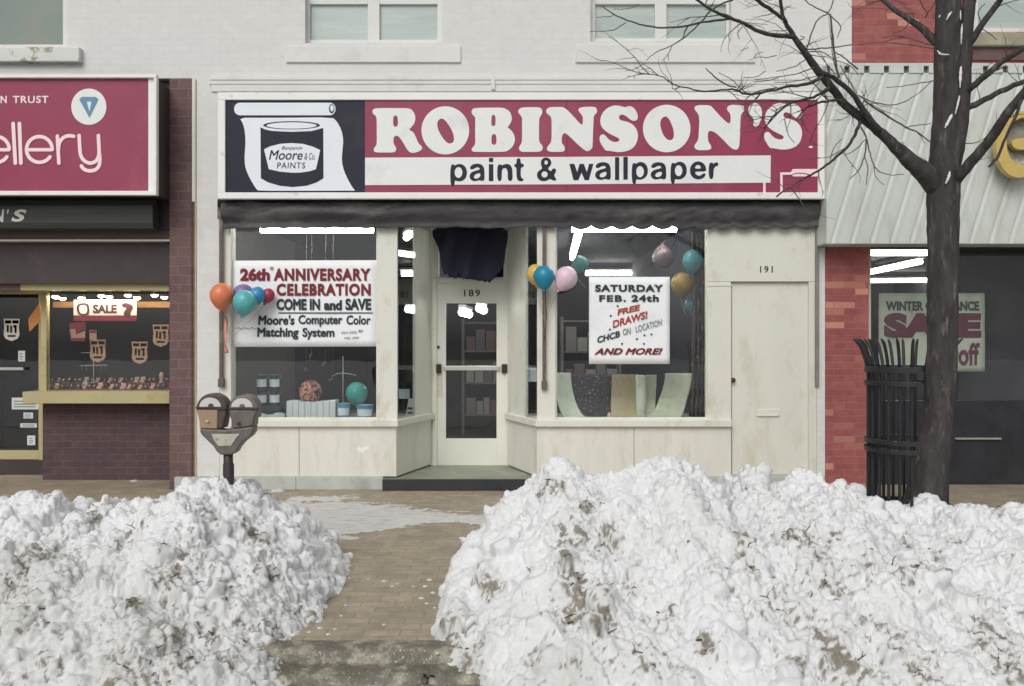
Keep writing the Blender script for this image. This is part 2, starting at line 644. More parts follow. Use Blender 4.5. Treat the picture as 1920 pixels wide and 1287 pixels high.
def rough_bar(x0, x1, y0, y1, z0, z1, n, amp, seed):
    """long kerb with a worn, uneven top and nose"""
    rows = []
    xs = np.linspace(x0, x1, n)
    prof = [(y0, z0), (y0, z0 * .4 + z1 * .6), (y0 + .012, z1 - .012), (y0 + .03, z1), ((y0 + y1) / 2, z1 + .004), (y1, z1)]
    for j, (yy, zz) in enumerate(prof):
        nz = vnoise(xs, 0 * xs + j * .37, 14, seed) - .5 + 0.6 * (vnoise(xs, 0 * xs + j * .9, 45, seed + 3) - .5)
        rows.append([(x, yy + (amp * a if 0 < j < 4 else 0), zz + (amp * a if 0 < j < 5 else 0)) for x, a in zip(xs, nz)])
    m = MB()
    m.grid(rows)
    return m


mk('kerb', rough_bar(-14, 14, -4.75, -4.60, -0.3, 0.012, 1400, 0.02, 5), curb_mat, kind='structure', smooth=True)
mk('kerb', rough_bar(-14, 14, -4.92, -4.752, -0.3, -0.052, 1400, 0.025, 9), curb_mat, kind='structure', smooth=True)


def window(parent, px0, px1, py0, py1, Y, frame_mat, pane_mat, fw=6, label=None):
    """sash set back in its opening: frame with a pane as sub-part"""
    f = MB()
    f.pbox(px0, px0 + fw, py0, py1, Y, Y + .06)
    f.pbox(px1 - fw, px1, py0, py1, Y, Y + .06)
    f.pbox(px0 + fw, px1 - fw, py1 - fw, py1, Y, Y + .06)
    f.pbox(px0 + fw, px1 - fw, py0, py0 + fw, Y, Y + .06)
    return f


# ================================================================ paint store (white building)
shop = thing('paint_shop', 'white painted brick shop with cream storefront and maroon sign band', 'shop building', (X(960), 0.3, 0))
gz = lambda py: Z(py)
UW = [(X(572), X(829), Z(81), Z(-190)), (X(1107), X(1371), Z(78), Z(-190))]
b = MB()
wall(b, X(360), X(1597), Z(378), 7.6, 0.0, 0.32, UW)
mk('upper_wall', b, white_brick, shop)
for q0, q1, yy in ((367, 411, 0.0), (1531.5, 1547, .002)):
    b = MB(); b.box(X(q0), X(q1), yy, 0.32, 0.14, Z(378))
    mk('pilaster', b, white_brick, shop)
b = MB()
b.pbox(392, 1597, 143, 150, -0.03, 0.0)
b.pbox(392, 1597, 150.2, 158, -0.022, 0.0)
b.pbox(396, 1590, 158.2, 172, -0.015, 0.0)
b.pbox(921, 928, 141, 168, -0.036, -0.031)
mk('cornice', b, stucco_white, shop, bevel=0.004)
for (a0, a1, a2, a3), (s0, s1) in zip(((572, 829, -190, 81), (1107, 1371, -190, 78)), ((536, 864), (1079, 1416))):
    f = MB()
    Yw = 0.10
    mid = (a0 + a1) / 2
    for q0, q1, r0, r1 in ((a0 - 2, a0 + 9, a2, a3), (a1 - 9, a1 + 3, a2, a3), (mid - 11, mid + 11, a2, a3),
                           (a0 + 9, mid - 11, a3 - 6, a3 + 4), (mid + 11, a1 - 9, a3 - 6, a3 + 4)):
        f.pbox(q0, q1, r0, r1, Yw, Yw + .08)
    f.pbox(a0 + 9, mid - 11, -6, 8, Yw + .01, Yw + .07)
    f.pbox(mid + 11, a1 - 9, -6, 8, Yw + .01, Yw + .07)
    fr = mk('window', f, stucco_white, shop, bevel=0.004)
    g = MB()
    g.pbox(a0 + 4, a1 - 4, a2, a3, Yw + .045, Yw + .055)
    mk('pane', g, upper_glass, fr)
    d = MB()
    d.pbox(a0 + 9, a0 + 50, 8, a3 - 6, Yw + .056, Yw + .06) if s0 < 900 else d.pbox(mid + 60, a1 - 9, 8, a3 - 6, Yw + .056, Yw + .06)
    mk('blind', d, stucco_white, fr)
    sl = MB()
    sl.pbox(s0, s1, a3 + 5, 117, -0.022, 0.0)
    mk('window_sill', sl, stucco_white, shop, bevel=0.006)
# roof slab hidden above, keeps light out of the rooms
b = MB(); b.box(X(360), X(1597), 0.32, 9.4, 3.25, 3.4)
mk('roof_slab', b, stucco_white, shop)

# --- storefront
SILL = Z(787)
# corner posts and window heads
for nm, q in (('window_post', (411.5, 433, 380, 790, 0, .16)), ('window_post', (708, 745, 380, 790, 0, .07)), ('window_post', (1007, 1042, 380, 790, 0, .07)),
              ('window_head', (433.2, 707.8, 376, 408, .01, .16)), ('window_head', (1042.2, 1326.8, 376, 408, .01, .16))):
    b = MB(); b.pbox(*q)
    mk(nm, b, cream, shop, bevel=0.006)
b = MB()
b.box(X(1327), X(1531), 0.0, 0.14, Z(528), Z(378))
b.box(X(1327), X(1371), 0.003, 0.14, 0.14, Z(528.5))
b.box(X(1517), X(1531), 0.003, 0.14, 0.14, Z(528.5))
mk('entry_wall', b, cream, shop)
b = MB()
b.pbox(1329, 1372, 533.5, 536.5, -0.004, 0.001)
mk('seam_strip', b, stucco_white, shop)
# sills
for poly in ([(X(430), -0.05), (X(747), -0.05), (X(747) + .31, 0.88), (X(747) + .20, 0.88), (X(708), 0.10), (X(430), 0.10)],
             [(X(1370), -0.05), (X(1004), -0.05), (X(1004) - .34, 0.88), (X(1004) - .22, 0.88), (X(1042), 0.10), (X(1370), 0.10)]):
    b = MB(); b.plan(poly, Z(800), SILL)
    mk('display_sill', b, cream, shop, bevel=0.008)
# bulkheads under the windows, returning into the entrance
XL0, XL1 = X(743), (808 - CX) * 9.9 / F
XR0, XR1 = X(1007), (951 - CX) * 9.9 / F
for pl in ([(X(411.5), 0.0), (XL0, 0.0), (XL1, 0.9), (XL1 - .05, 0.9), (XL0 - .08, 0.08), (X(411.5), 0.08)],
           [(X(1371), 0.0), (XR0, 0.0), (XR1, 0.9), (XR1 + .05, 0.9), (XR0 + .08, 0.08), (X(1371), 0.08)]):
    b = MB(); b.plan(pl, 0.14, Z(800) - .001)
    mk('bulkhead', b, cream_low, shop)
# board joints and a chipped white scar on the bulkheads
b = MB(); b.pbox(560, 561.6, 803, 892, -.0015, .001)
mk('board_joint', b, joint_m, shop)
b = MB(); b.pbox(1188, 1189.6, 803, 892, -.0015, .001)
mk('board_joint', b, joint_m, shop)
b = MB(); b.prism([(X(a_), Z(c_)) for a_, c_ in ((668, 842), (674, 836), (677, 840), (690, 837), (692, 842), (682, 846), (684, 851), (674, 847))], -.0015, .001)
mk('paint_scar', b, white_line, shop)
for q0, q1, yy in ((411, 556, -.03), (556.4, 719, -.03), (330, 410.6, -.05), (1009, 1180, -.03), (1180.4, 1372, -.03), (1372.4, 1546, -.03)):
    b = MB(); b.box(X(q0), X(q1), yy, 0.3, 0.0, 0.138)
    mk('stone_base', b, grey_stone, shop, bevel=0.006)
step_top = M('worn grey-green entrance floor', lin(132, 136, 120), 0.45, 0.2, 4, 0.3, 50, stain=lin(164, 164, 150), stain_scale=3)
step_front = M('dark step nosing', lin(52, 53, 56), 0.6, 0.2, 5, 0.3, 50)
b = MB()
b.plan([(X(720), -0.06), (X(1008), -0.06), (X(1008), 0.0), (XR1 + .3, 1.0), (XL1 - .3, 1.0), (X(720), 0.0)], 0.0, 0.125)
mk('entrance_step', b, step_top, shop)
b = MB(); b.box(X(719), X(1009), -0.085, -0.061, 0.0, 0.121)
mk('step_nosing', b, step_front, shop, bevel=0.006)


def slant(mb, xa, ya, xb, yb_, z0, z1, th):
    """upright slab following a plan line"""
    d = Vector((xb - xa, yb_ - ya, 0)); n = Vector((d.y, -d.x, 0)).normalized() * th
    mb.plan([(xa, ya), (xb, yb_), (xb + n.x, yb_ + n.y), (xa + n.x, ya + n.y)], z0, z1)


def lerp(a, b_, t):
    return a + (b_ - a) * t


# slanted side windows of the entrance
for (xa, xb, t1, sgn, nm) in ((XL0, XL1, 0.58, -1, 'left'), (XR0, XR1, 0.42, 1, 'right')):
    f = MB()
    th = 0.05 * sgn * -1
    slant(f, lerp(xa, xb, t1), 0.9 * t1, xb, 0.9, SILL, 3.1, -th)
    slant(f, lerp(xa, xb, t1 - .06), 0.9 * (t1 - .06), lerp(xa, xb, t1 - .005), 0.9 * (t1 - .005), SILL, 3.1, -th * .6)
    sw = mk('side_window', f, cream, shop)
    g = MB()
    slant(g, lerp(xa, xb, 0.05), 0.045, lerp(xa, xb, t1 - .06), 0.9 * (t1 - .06), SILL, 3.1, -th * .15)
    mk('pane', g, glass, sw)
for q0, q1 in ((433, 708), (1042, 1327)):
    f = MB()
    f.pbox(q0, q1, 783, 788, 0.035, 0.09)
    f.pbox(q0, q0 + 2.5, 409, 783, 0.035, 0.09)
    f.pbox(q1 - 2.5, q1, 409, 783, 0.035, 0.09)
    fr = mk('shop_window', f, cream, shop)
    g = MB(); g.pbox(q0 + 1, q1 - 1, 407, 785, 0.055, 0.061)
    mk('pane', g, glass, fr)

# entrance back wall with door
YB = 0.9
b = MB()
wall(b, XL1 - .02, XR1 + .02, 0.12, 3.2, YB + .02, YB + .14, [(X(811, YB), X(956, YB), 0.0, Z(523, YB)), (X(822, YB), X(944, YB), Z(520, YB), Z(436, YB))])
mk('entry_wall', b, cream, shop)
f = MB()
f.pbox(811, 819, 523, 876, YB, YB + .1)
f.pbox(949, 956, 523, 876, YB, YB + .1)
f.pbox(819, 949, 523, 531, YB, YB + .1)
mk('door_frame', f, cream, shop, bevel=0.004)
f = MB()
Yd = YB + .03
for q in ((819, 836, 531.5, 875), (931, 949, 531.5, 875), (836, 931, 531.5, 569), (836, 931, 823, 875)):
    f.pbox(*q, Yd, Yd + .045)
door = mk('door', f, cream_door, shop, bevel=0.003)
g = MB(); g.pbox(834, 933, 567, 825, Yd + .02, Yd + .027)
mk('pane', g, glass, door)
h = MB()
h.pbox(832, 936, 686.5, 695, Yd - .035, Yd - .012)
mk('push_bar', h, steel, door, bevel=0.004)
for q0, q1 in ((817.5, 827), (940.5, 951)):
    h = MB(); h.pbox(q0, q1, 683, 700, Yd - .045, Yd - .001)
    mk('handle', h, dark_metal, door, bevel=0.008)
h = MB()
h.lathe([(0, -.004), (.016, -.004), (.016, .01), (.008, .014), (0, .014)], (X(822, Yd), Yd - .006, Z(651, Yd)), 14, Matrix.Rotation(rad(90), 3, 'X'))
mk('lock', h, dark_metal, door)
h = MB()
h.pbox(818.5, 830, 700, 745, Yd - .002, Yd + .001)
mk('worn_patch', h, M('chipped paint by the handle', lin(188, 186, 176, K), 0.6, 0.1, 20, 0.2), door)
nums = M('dark house numbers', lin(56, 52, 46), 0.5, 0.2, 20, 0)
mk('house_number', text('189', 870, 900, 543.5, 556.5, Yd - .001, 0.02, spacing=1.25), nums, door)
g = MB(); g.pbox(823, 943, 436, 521, YB + .06, YB + .066)
mk('transom_pane', g, glass, shop)

# plain side door 191
f = MB(); f.pbox(1372, 1516, 529.5, 897, 0.045, 0.09)
d2 = mk('side_door', f, M('cream slab door paint', lin(204, 204, 195, K), 0.5, 0.04, 1.2, 0.12, 30, stain=lin(178, 172, 150, K), stain_scale=2.2, stain_lo=.52, stain_hi=.8, stretch=(1.5, 1.5, .6)), shop, bevel=0.004)
h = MB()
h.lathe([(0, -.05), (.02, -.048), (.026, -.036), (.02, -.022), (.009, -.016), (.009, 0), (.02, 0.0), (.02, .004)], (X(1373.5, .04), .045, Z(713, .04)), 16, Matrix.Rotation(rad(-90), 3, 'X'))
mk('knob', h, dark_metal, d2, smooth=True)
h = MB(); h.pbox(1418, 1462, 768, 780, 0.032, 0.045)
h.pbox(1420, 1460, 778, 781, 0.026, 0.033)
mk('mail_slot', h, M('cream enamel flap', lin(206, 205, 194, K), 0.35, 0.03, 5, 0), d2, bevel=0.002)
mk('house_number', text('191', 1425, 1449, 499, 512, -0.001, 0.02, spacing=1.25), nums, shop)
b = MB(); b.box(X(1372), X(1517), 0.02, 0.14, 0.138, 0.16)
mk('threshold', b, grey_stone, shop)

# room behind the storefront: one dim shell open to the windows
def shell(x0, x1, y0, y1, z0, z1, t=.08, split=None):
    m = MB()
    m.box(x0 - t, x0, y0, y1, z0, z1)
    m.box(x1, x1 + t, y0, y1, z0, z1)
    m.box(x0 - t, x1 + t, y1, y1 + t, z0, z1)
    m.box(x0 - t, x1 + t, y0, y1 + t, z1, z1 + t)
    return m


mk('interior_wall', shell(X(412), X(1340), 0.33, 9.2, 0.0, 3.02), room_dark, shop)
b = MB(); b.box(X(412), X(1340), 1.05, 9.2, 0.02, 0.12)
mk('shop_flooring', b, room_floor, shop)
display_cloth = M('display bay boards', lin(150, 146, 138), 0.7, 0.1, 4, 0.1)
for pl in ([(X(433), 0.1), (X(712), 0.1), (XL1 - .06, 0.95), (X(433), 0.95)], [(X(1327), 0.1), (X(1040), 0.1), (XR1 + .06, 0.95), (X(1327), 0.95)]):
    b = MB(); b.plan(pl, SILL - .05, SILL - .012)
    mk('display_floor', b, display_cloth, shop)
partition = M('dark window back partition', lin(88, 84, 86), 0.8, 0.15, 1.5, 0)
b = MB()
for q in ((X(433), XL1 - .06, 0.96, 1.0, 0.1, SILL + .02), (XR1 + .06, X(1327), 0.96, 1.0, 0.1, SILL + .02), (X(412) + .002, X(412) + .03, .34, 3.0, 0.1, 3.0)):
    b = MB(); b.box(*q)
    mk('partition', b, partition, shop)

# ================================================================ jewellery shop (left)
XJ = -7.5
jew = thing('jewellery_shop', 'white upper storey over dark shopfront with ochre window sill and brown brick pilaster', 'shop building', (-4.6, 0.4, 0))
b = MB()
wall(b, XJ, X(359.6), Z(147), 7.6, 0.004, 0.32, [(-5.9, X(126), Z(86), Z(-220))])
mk('upper_wall', b, white_brick, jew)
f = MB()
f.pbox(118, 127, -220, 90, 0.11, 0.19)
f.pbox(-60, 118, 84, 91, 0.11, 0.19)
fr = mk('window', f, stucco_white, jew)
g = MB(); g.box(-5.9, X(121, .15), .15, .16, Z(88, .15), Z(-220, .15))
mk('pane', g, green_glass, fr)
b = MB(); b.box(-6.0, X(155), -0.07, 0.1, Z(120), Z(92))
mk('window_sill', b, peeled, jew, bevel=0.012)
b = MB(); b.box(X(318), X(359.4), 0.0, 0.9, 0.0, Z(147.5))
b.box(X(359.4), X(366), 0.012, 0.32, 0.14, Z(147.5))
mk('pilaster', b, brown_brick, jew)
b = MB()
b.box(X(366), X(367) + .008, -0.012, 0.3, 0.14, Z(150))
mk('corner_bead', b, yellow_paint, jew)
YJ = 0.6
b = MB()
b.box(XJ, X(317.6), 0.10, 0.30, Z(430, .1), Z(147.5))
mk('fascia', b, dark_panel, jew)
b = MB(); b.box(XJ, X(317.6), 0.22, 0.40, Z(532, .22), Z(452.5, .22))
mk('lower_fascia', b, dark_panel, jew)
b = MB(); b.box(XJ, X(317.6), 0.12, 0.32, Z(449, .12), Z(430, .12) - .002)
mk('trim_board', b, brown_trim, jew)
b = MB(); b.box(XJ, X(317.6), 0.11, 0.3, Z(452.4, .11), Z(449.4, .11))
mk('white_bead', b, white_line, jew)
b = MB()
b.pbox(38, 317, 531, 545, .28, .42)
b.pbox(76, 87, 545, 736, YJ - .02, YJ + .05)
f1 = mk('window_frame', b, yellow_paint, jew, bevel=0.004)
b = MB(); b.box(XJ, X(38, .28), .285, .42, Z(545, .28), Z(531, .28))
mk('trim_board', b, brown_trim, jew)
g = MB(); g.pbox(87, 318, 544, 737, YJ, YJ + .006)
mk('pane', g, glass, f1)
b = MB(); b.pbox(42, 317.5, 735, 757, .38, .75)
mk('display_sill', b, yellow_paint, jew, bevel=0.004)
b = MB(); b.box(X(80, .62), X(317.5, .4), .62, .8, 0.0, Z(757, .38) - .001)
mk('bulkhead', b, shaded_brick, jew)
YD = 1.0
f = MB()
f.pbox(72, 84, 545, 863, YD - .02, YD + .05)
f.box(XJ + .3, X(72, YD), YD, YD + .05, Z(862, YD), Z(845, YD))
f.box(XJ + .3, X(72, YD), YD, YD + .05, Z(552, YD), Z(545, YD))
dj = mk('door', f, yellow_paint, jew, bevel=0.004)
g = MB(); g.box(XJ + .3, X(73, YD), YD + .02, YD + .026, Z(846, YD), Z(551, YD))
mk('pane', g, glass, dj)
h = MB(); h.box(XJ + .3, X(48, YD), YD - .05, YD - .02, Z(694, YD), Z(689, YD))
mk('push_bar', h, steel, dj)
b = MB(); b.box(XJ, X(86, YD), YD - .01, YD + .2, 0.0, Z(862.5, YD))
mk('kick_step', b, dark_panel, jew)
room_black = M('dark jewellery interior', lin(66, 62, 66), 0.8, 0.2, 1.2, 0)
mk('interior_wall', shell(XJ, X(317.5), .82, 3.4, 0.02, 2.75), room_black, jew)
velvet = M('dark red velvet', lin(112, 50, 58), 0.9, 0.2, 8, 0.3, 120)
b = MB()
b.box(X(87, .7), X(317, .7), .66, 1.0, Z(737, .5), Z(737, .5) + .03)
b.box(X(87, .7), X(317, .7), 1.0, 1.3, Z(737, .5), Z(737, .5) + .09)
mk('display_shelf', b, velvet, jew, bevel=0.008)
b = MB(); b.box(X(87, .7), X(317, .7), 1.9, 1.95, 0.2, 2.3)
mk('partition', b, room_black, jew)
wood_lit = M('lit orange wood pelmet', lin(176, 128, 78), 0.5, 0.15, 4, 0.1)
b = MB(); b.box(X(95, .9), X(317, .9), .95, 1.0, Z(577, .95), Z(566, .95))
mk('pelmet', b, wood_lit, jew)

# ================================================================ red brick shop (right)
XR = 7.5
red = thing('red_brick_shop', 'red brick shop with dark display window under pale ribbed canopy', 'shop building', (5.4, 0.4, 0))
b = MB()
wall(b, X(1597.5), XR, Z(140), 7.6, 0.002, 0.32, [(X(1822), 6.2, Z(60), Z(-230))])
mk('upper_wall', b, red_brick, red)
f = MB()
f.pbox(1822, 1834, -230, 62, .1, .18); f.box(X(1834, .1), 6.2, .1, .18, Z(62, .1), Z(53, .1))
fr = mk('window', f, stucco_white, red)
g = MB(); g.box(X(1826, .15), 6.2, .14, .15, Z(60, .14), Z(-230, .14))
mk('pane', g, upper_glass, fr)
b = MB(); b.box(X(1812), 6.3, -.07, .1, Z(90), Z(65))
mk('window_sill', b, M('old olive stone sill', lin(150, 146, 126, K), .8, .2, 6, .4, 40, stain=lin(108, 104, 88, K)), red, bevel=.012)
b = MB(); b.box(X(1812), 6.3, -.02, .1, Z(114), Z(90) - .003)
mk('sill_course', b, M('dark soldier course brick', lin(96, 76, 76, K), .8, .2, 8, .3, 40), red)
b = MB(); b.box(X(1547.6), X(1628), 0.0, .34, 0.03, Z(457))
mk('brick_pier', b, red_brick, red)
b = MB(); b.box(X(1547.6), X(1632), -.02, .34, 0.0, 0.03)
mk('stone_base', b, grey_stone, red)
YG = 0.30
b = MB(); b.pbox(1628.5, 1633, 457, 905, YG - .1, YG)
f1 = mk('window_frame', b, M('thin pale metal frame', lin(196, 184, 172, K), .4, .08, 5, 0), red)
g = MB(); g.box(X(1632, YG), XR, YG + .02, YG + .027, Z(752, YG), Z(455, YG))
mk('pane', g, GLASS('large shop window glass', 0.03), f1)
b = MB(); b.box(X(1632, YG), XR, YG + .01, YG + .12, 0.0, Z(752, YG))
mk('bulkhead', b, M('black stone bulkhead', lin(46, 46, 51), .4, .3, 3, .2, stain=lin(58, 57, 60)), red)
b = MB(); b.box(X(1790, YG), X(1876, YG), YG - .02, YG + .009, Z(824, YG), Z(821, YG))
mk('bright_strip', b, steel, red)
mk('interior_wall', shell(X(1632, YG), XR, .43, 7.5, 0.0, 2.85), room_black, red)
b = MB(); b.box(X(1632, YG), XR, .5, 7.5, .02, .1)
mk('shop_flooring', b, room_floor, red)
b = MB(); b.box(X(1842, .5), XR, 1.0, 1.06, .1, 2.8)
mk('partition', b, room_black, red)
b = MB(); b.box(X(1628.2), XR, .0, .34, Z(459) , Z(140) - .002)
mk('lintel', b, dark_panel, red)

# ribbed canopy fascia: slanted ribs pressed in sheet metal, slotted top edge
canopy = M('pale grey-green enamelled sheet metal', lin(188, 193, 189, K), .4, .04, 1.5, .05, 20, stain=lin(160, 164, 152, K), stain_scale=2.2,
           stain_lo=.52, stain_hi=.85, stretch=(2, 1, .5))
cz0, cz1, cx0, cx1 = Z(457, -.3), Z(119, -.3), X(1550, -.3), XR
m = MB()
nx, nz = 620, 40
pitch, sl_ = 0.205, math.tan(rad(17))
rows = []
for j in range(nz + 1):
    zz = cz0 + (cz1 - .10 - cz0) * j / nz
    row = []
    for i in range(nx + 1):
        xx = cx0 + (cx1 - cx0) * i / nx
        u = ((xx - (zz - cz0) * sl_) / pitch) % 1.0
        # broad flat, narrow shadow groove beside a shallow rounded rib
        d = 0.016 * math.exp(-((u - .12) / .035) ** 2) - 0.004 * math.exp(-((u - .30) / .08) ** 2) - .002 * math.exp(-((u - .75) / .2) ** 2)
        row.append((xx, -.3 + d, zz))
    rows.append(row)
m.grid(rows)
canp = mk('ribbed_fascia', m, canopy, red, smooth=True)
m = MB()
m.box(cx0, cx1, -.31, 0.0, cz1 - .03, cz1)
m.box(cx0, cx0 + .012, -.29, 0.0, cz0, cz1 - .03)
m.box(cx0, cx1, -.29, 0.0, cz0 - .002, cz0 + .012)
k = 0
xx = cx0 + .03
while xx < cx1:
    m.box(xx, xx + .15, -.312, -.27, cz1 - .105, cz1 - .03)
    xx += pitch
mk('canopy_cap', m, canopy, red, bevel=.003)
m = MB(); m.box(cx0 + .02, cx1, -.262, -.25, cz1 - .12, cz1 - .03)
mk('canopy_slot', m, M('dark olive slot back', lin(128, 132, 120), .8, .2, 6, 0), red)
b = MB(); b.pbox(1540.5, 1552.5, 168, 462, -.12, 0.0)
b.pbox(1529.5, 1536, 376, 725, -.03, -.004)
mk('downpipe', b, M('grey weathered downpipe', lin(122, 120, 116, K), .5, .15, 5, .1), red)
# ================================================================ signs
maroon = M('maroon sign enamel', lin(138, 54, 80, K), 0.4, 0.09, 2.2, 0.06, 20, stain=lin(142, 72, 90, K), stain_scale=2.5, spots=lin(170, 110, 124, K), spot_scale=22, spot_lo=.76, stretch=(1, 1, .6))
ink_navy = M('near black sign enamel', lin(44, 45, 58, K), 0.55, 0.12, 1.2, 0.05, 20, stain=lin(58, 56, 58, K), stain_scale=1.3, spec=.2)
off_white = M('off white sign enamel', lin(215, 218, 217, K), 0.45, 0.025, 2.0, 0.04, 20, stain=lin(200, 203, 204, K), stain_scale=3)
frame_white = M('white sign frame', lin(220, 220, 218, K), 0.4, 0.03, 3, 0.08, 30, stain=lin(186, 184, 176, K), stain_scale=5, stain_lo=.6)
pinkish = M('pale pink sign enamel', lin(238, 208, 212, K), 0.45, 0.03, 4, 0.04)

YS = -0.22
sign = thing('shop_sign', 'long maroon and black signboard with fat white serif capitals above the awning', 'sign', (X(976), YS, Z(372)))
b = MB(); b.pbox(416, 1540, 180, 366, YS + .012, -0.002)
mk('sign_box', b, dark_metal, sign)
f = MB()
f.pbox(408, 1547, 173, 187.5, YS - .02, YS + .05)
f.pbox(408, 1547, 361, 373, YS - .02, YS + .05)
f.pbox(408, 422, 187.5, 361, YS - .02, YS + .05)
f.pbox(1534, 1547, 187.5, 361, YS - .02, YS + .05)
mk('frame', f, frame_white, sign, bevel=.006)
b = MB(); b.pbox(422, 684, 187, 362, YS, YS + .01)
mk('logo_panel', b, ink_navy, sign)
b = MB(); b.pbox(684.3, 1534, 187, 362, YS, YS + .01)
mk('maroon_panel', b, maroon, sign)
L = []


def T(pts, ox, oy, sc):
    return [(ox + a / sc, oy + c / sc) for a, c in pts]


R_ = [(75,190),(95,145),(150,128),(320,126),(500,126),(740,128),(800,165),(840,230),(856,310),(840,390),(800,450),(745,508),(743,518),(820,560),(860,640),(905,760),(960,805),(980,845),(950,890),(870,925),(800,936),(740,915),(690,850),(640,760),(590,680),(550,635),(510,622),(470,640),(455,690),(462,770),(500,820),(512,870),(490,915),(440,926),(300,926),(160,926),(110,910),(102,870),(120,830),(155,790),(160,700),(158,550),(158,400),(155,310),(140,265),(95,235)]
R_h = [(455,300),(470,268),(495,254),(522,268),(537,310),(541,400),(537,440),(500,469),(463,450),(451,400)]
L.append(T(R_, 690, 190, 9.6)); L.append(T(R_h, 690, 190, 9.6))
L.append(T(ell(1392, 527, 430, 434, 44), 690, 190, 9.6))
L.append(T([(1243,400),(1265,343),(1320,308),(1378,333),(1432,400),(1492,490),(1537,590),(1552,680),(1537,742),(1470,770),(1418,747),(1358,680),(1298,590),(1258,500)], 690, 190, 9.6))
L.append(T([(38,190),(60,140),(110,122),(400,118),(600,118),(680,150),(740,205),(768,300),(755,380),(690,468),(690,476),(760,530),(810,610),(824,690),(807,770),(762,842),(702,887),(640,914),(400,917),(75,917),(40,892),(43,850),(95,800),(108,740),(105,620),(105,500),(108,300),(95,275),(50,240)], 880, 190, 9.6))
L.append(T([(398,290),(413,253),(435,247),(462,260),(473,300),(471,420),(457,449),(413,449),(395,430)], 880, 190, 9.6))
L.append(T([(403,625),(423,595),(462,595),(485,620),(489,740),(472,784),(430,789),(400,766),(396,700)], 880, 190, 9.6))
L.append(T([(873,200),(888,148),(935,115),(1100,110),(1260,110),(1307,143),(1317,200),(1292,260),(1260,300),(1254,400),(1254,580),(1254,740),(1302,780),(1324,830),(1310,892),(1260,915),(1100,915),(960,915),(908,897),(890,855),(908,800),(946,750),(950,600),(948,380),(953,310),(925,260)], 880, 190, 9.6))
n1 = T([(1378,190),(1398,133),(1450,109),(1560,107),(1660,107),(1702,116),(1772,168),(1850,250),(1920,325)], 880, 190, 9.6) + \
     T([(50,328),(88,357),(98,345),(105,300),(100,230),(80,200),(38,150),(32,123),(70,92),(180,85),(292,87),(315,130),(314,175),(267,215),(262,300),(254,500),(250,660),(242,712),(180,758),(128,738),(60,677),(0,627)], 1080, 190, 8) + \
     T([(1850,680),(1760,598),(1715,572),(1678,598),(1663,660),(1662,755),(1702,800),(1724,860),(1702,907),(1640,915),(1540,915),(1440,913),(1398,882),(1393,840),(1430,790),(1472,745),(1482,600),(1480,460),(1480,320),(1460,270),(1398,227)], 880, 190, 9.6)
L.append(n1)
S_ = T([(352,560),(362,512),(410,494),(442,518),(482,568),(532,602),(600,619),(648,598),(652,572),(628,549),(560,520),(480,478),(398,412),(368,350),(362,280),(383,200),(438,128),(520,77),(600,62),(680,77),(740,96),(790,72),(842,83),(892,130),(923,190),(928,250),(912,287),(870,301),(818,283),(758,228),(700,201),(662,208),(643,235),(648,272),(682,292),(762,307),(852,348),(907,418),(931,500),(923,580),(893,660),(832,723),(740,758),(640,768),(560,758),(490,743),(460,748),(428,727),(388,662),(358,612)], 1080, 190, 8)
L.append(S_)
L.append(T(ell(1360, 412, 357, 357, 44), 1080, 190, 8))
L.append(T([(1260,330),(1278,268),(1330,225),(1382,248),(1422,320),(1457,410),(1470,510),(1457,567),(1405,594),(1348,562),(1298,490),(1270,400)], 1080, 190, 8))
L.append(T([(86,185),(98,143),(150,130),(225,130),(300,131),(340,163),(440,278),(540,375),(575,384),(590,350),(590,250),(545,207),(537,165),(578,128),(660,124),(740,123),(784,158),(782,202),(735,252),(724,330),(720,500),(712,690),(692,742),(650,750),(590,722),(480,602),(380,511),(310,484),(278,500),(272,560),(280,640),(320,690),(322,737),(280,754),(205,754),(130,754),(88,722),(90,680),(140,620),(150,500),(158,310),(140,250)], 1290, 180, 7.385))
L.append(T([(828,190),(858,128),(915,92),(982,118),(1022,190),(1024,270),(997,370),(962,427),(925,437),(898,405),(915,355),(900,302),(848,252)], 1290, 180, 7.385))
sx0, sy0 = min(p[0] for p in S_), min(p[1] for p in S_)
sx1, sy1 = max(p[0] for p in S_), max(p[1] for p in S_)
L.append([(1432.5 + (a - sx0) / (sx1 - sx0) * 71.5, 193.3 + (c - sy0) / (sy1 - sy0) * 88) for a, c in S_])
mk('lettering', pfilled(L, YS - .002, .0015, 2), off_white, sign)
# pink edging just behind the letters, as painted
band = pfilled([[(684.5, 296), (1063, 294.6), (1445, 291.8), (1444.5, 343), (1063, 346), (684.5, 347.6)]], YS - .002, .0015, 0)
mk('white_band', band, off_white, sign)
pw = MB()
pw.pbox(1431, 1435.5, 343, 361, YS - .004, YS - .001)
pw.pbox(1463, 1467.5, 323.5, 361, YS - .004, YS - .001)
pw.pbox(1467.5, 1482, 323.5, 328, YS - .004, YS - .001)
roll = pfilled([T([(1235,475),(1280,412),(1692,412),(1692,535),(1290,535),(1235,500)], 1340, 270, 8.727)], YS - .002, .0015, 0)
mk('paint_roller_emblem', join(pw, roll), pinkish, sign)
P6 = lambda p: T(p, 820, 280, 6.857)
P7 = lambda p: T(p, 1060, 280, 6.4)
A_ = [(416,248),(430,212),(470,190),(520,184),(572,198),(600,235),(606,300),(606,409),(556,409),(546,398),(480,416),(435,402),(411,360),(420,315),(460,285),(540,265),(547,248),(525,231),(490,238),(462,258),(436,262)]
A_h = [(468,350),(490,322),(552,304),(554,345),(530,374),(495,384),(470,370)]


def amap(p, x0, x1, y0, y1):
    return [(x0 + (a - 411) / 195 * (x1 - x0), y0 + (c - 184) / 232 * (y1 - y0)) for a, c in p]


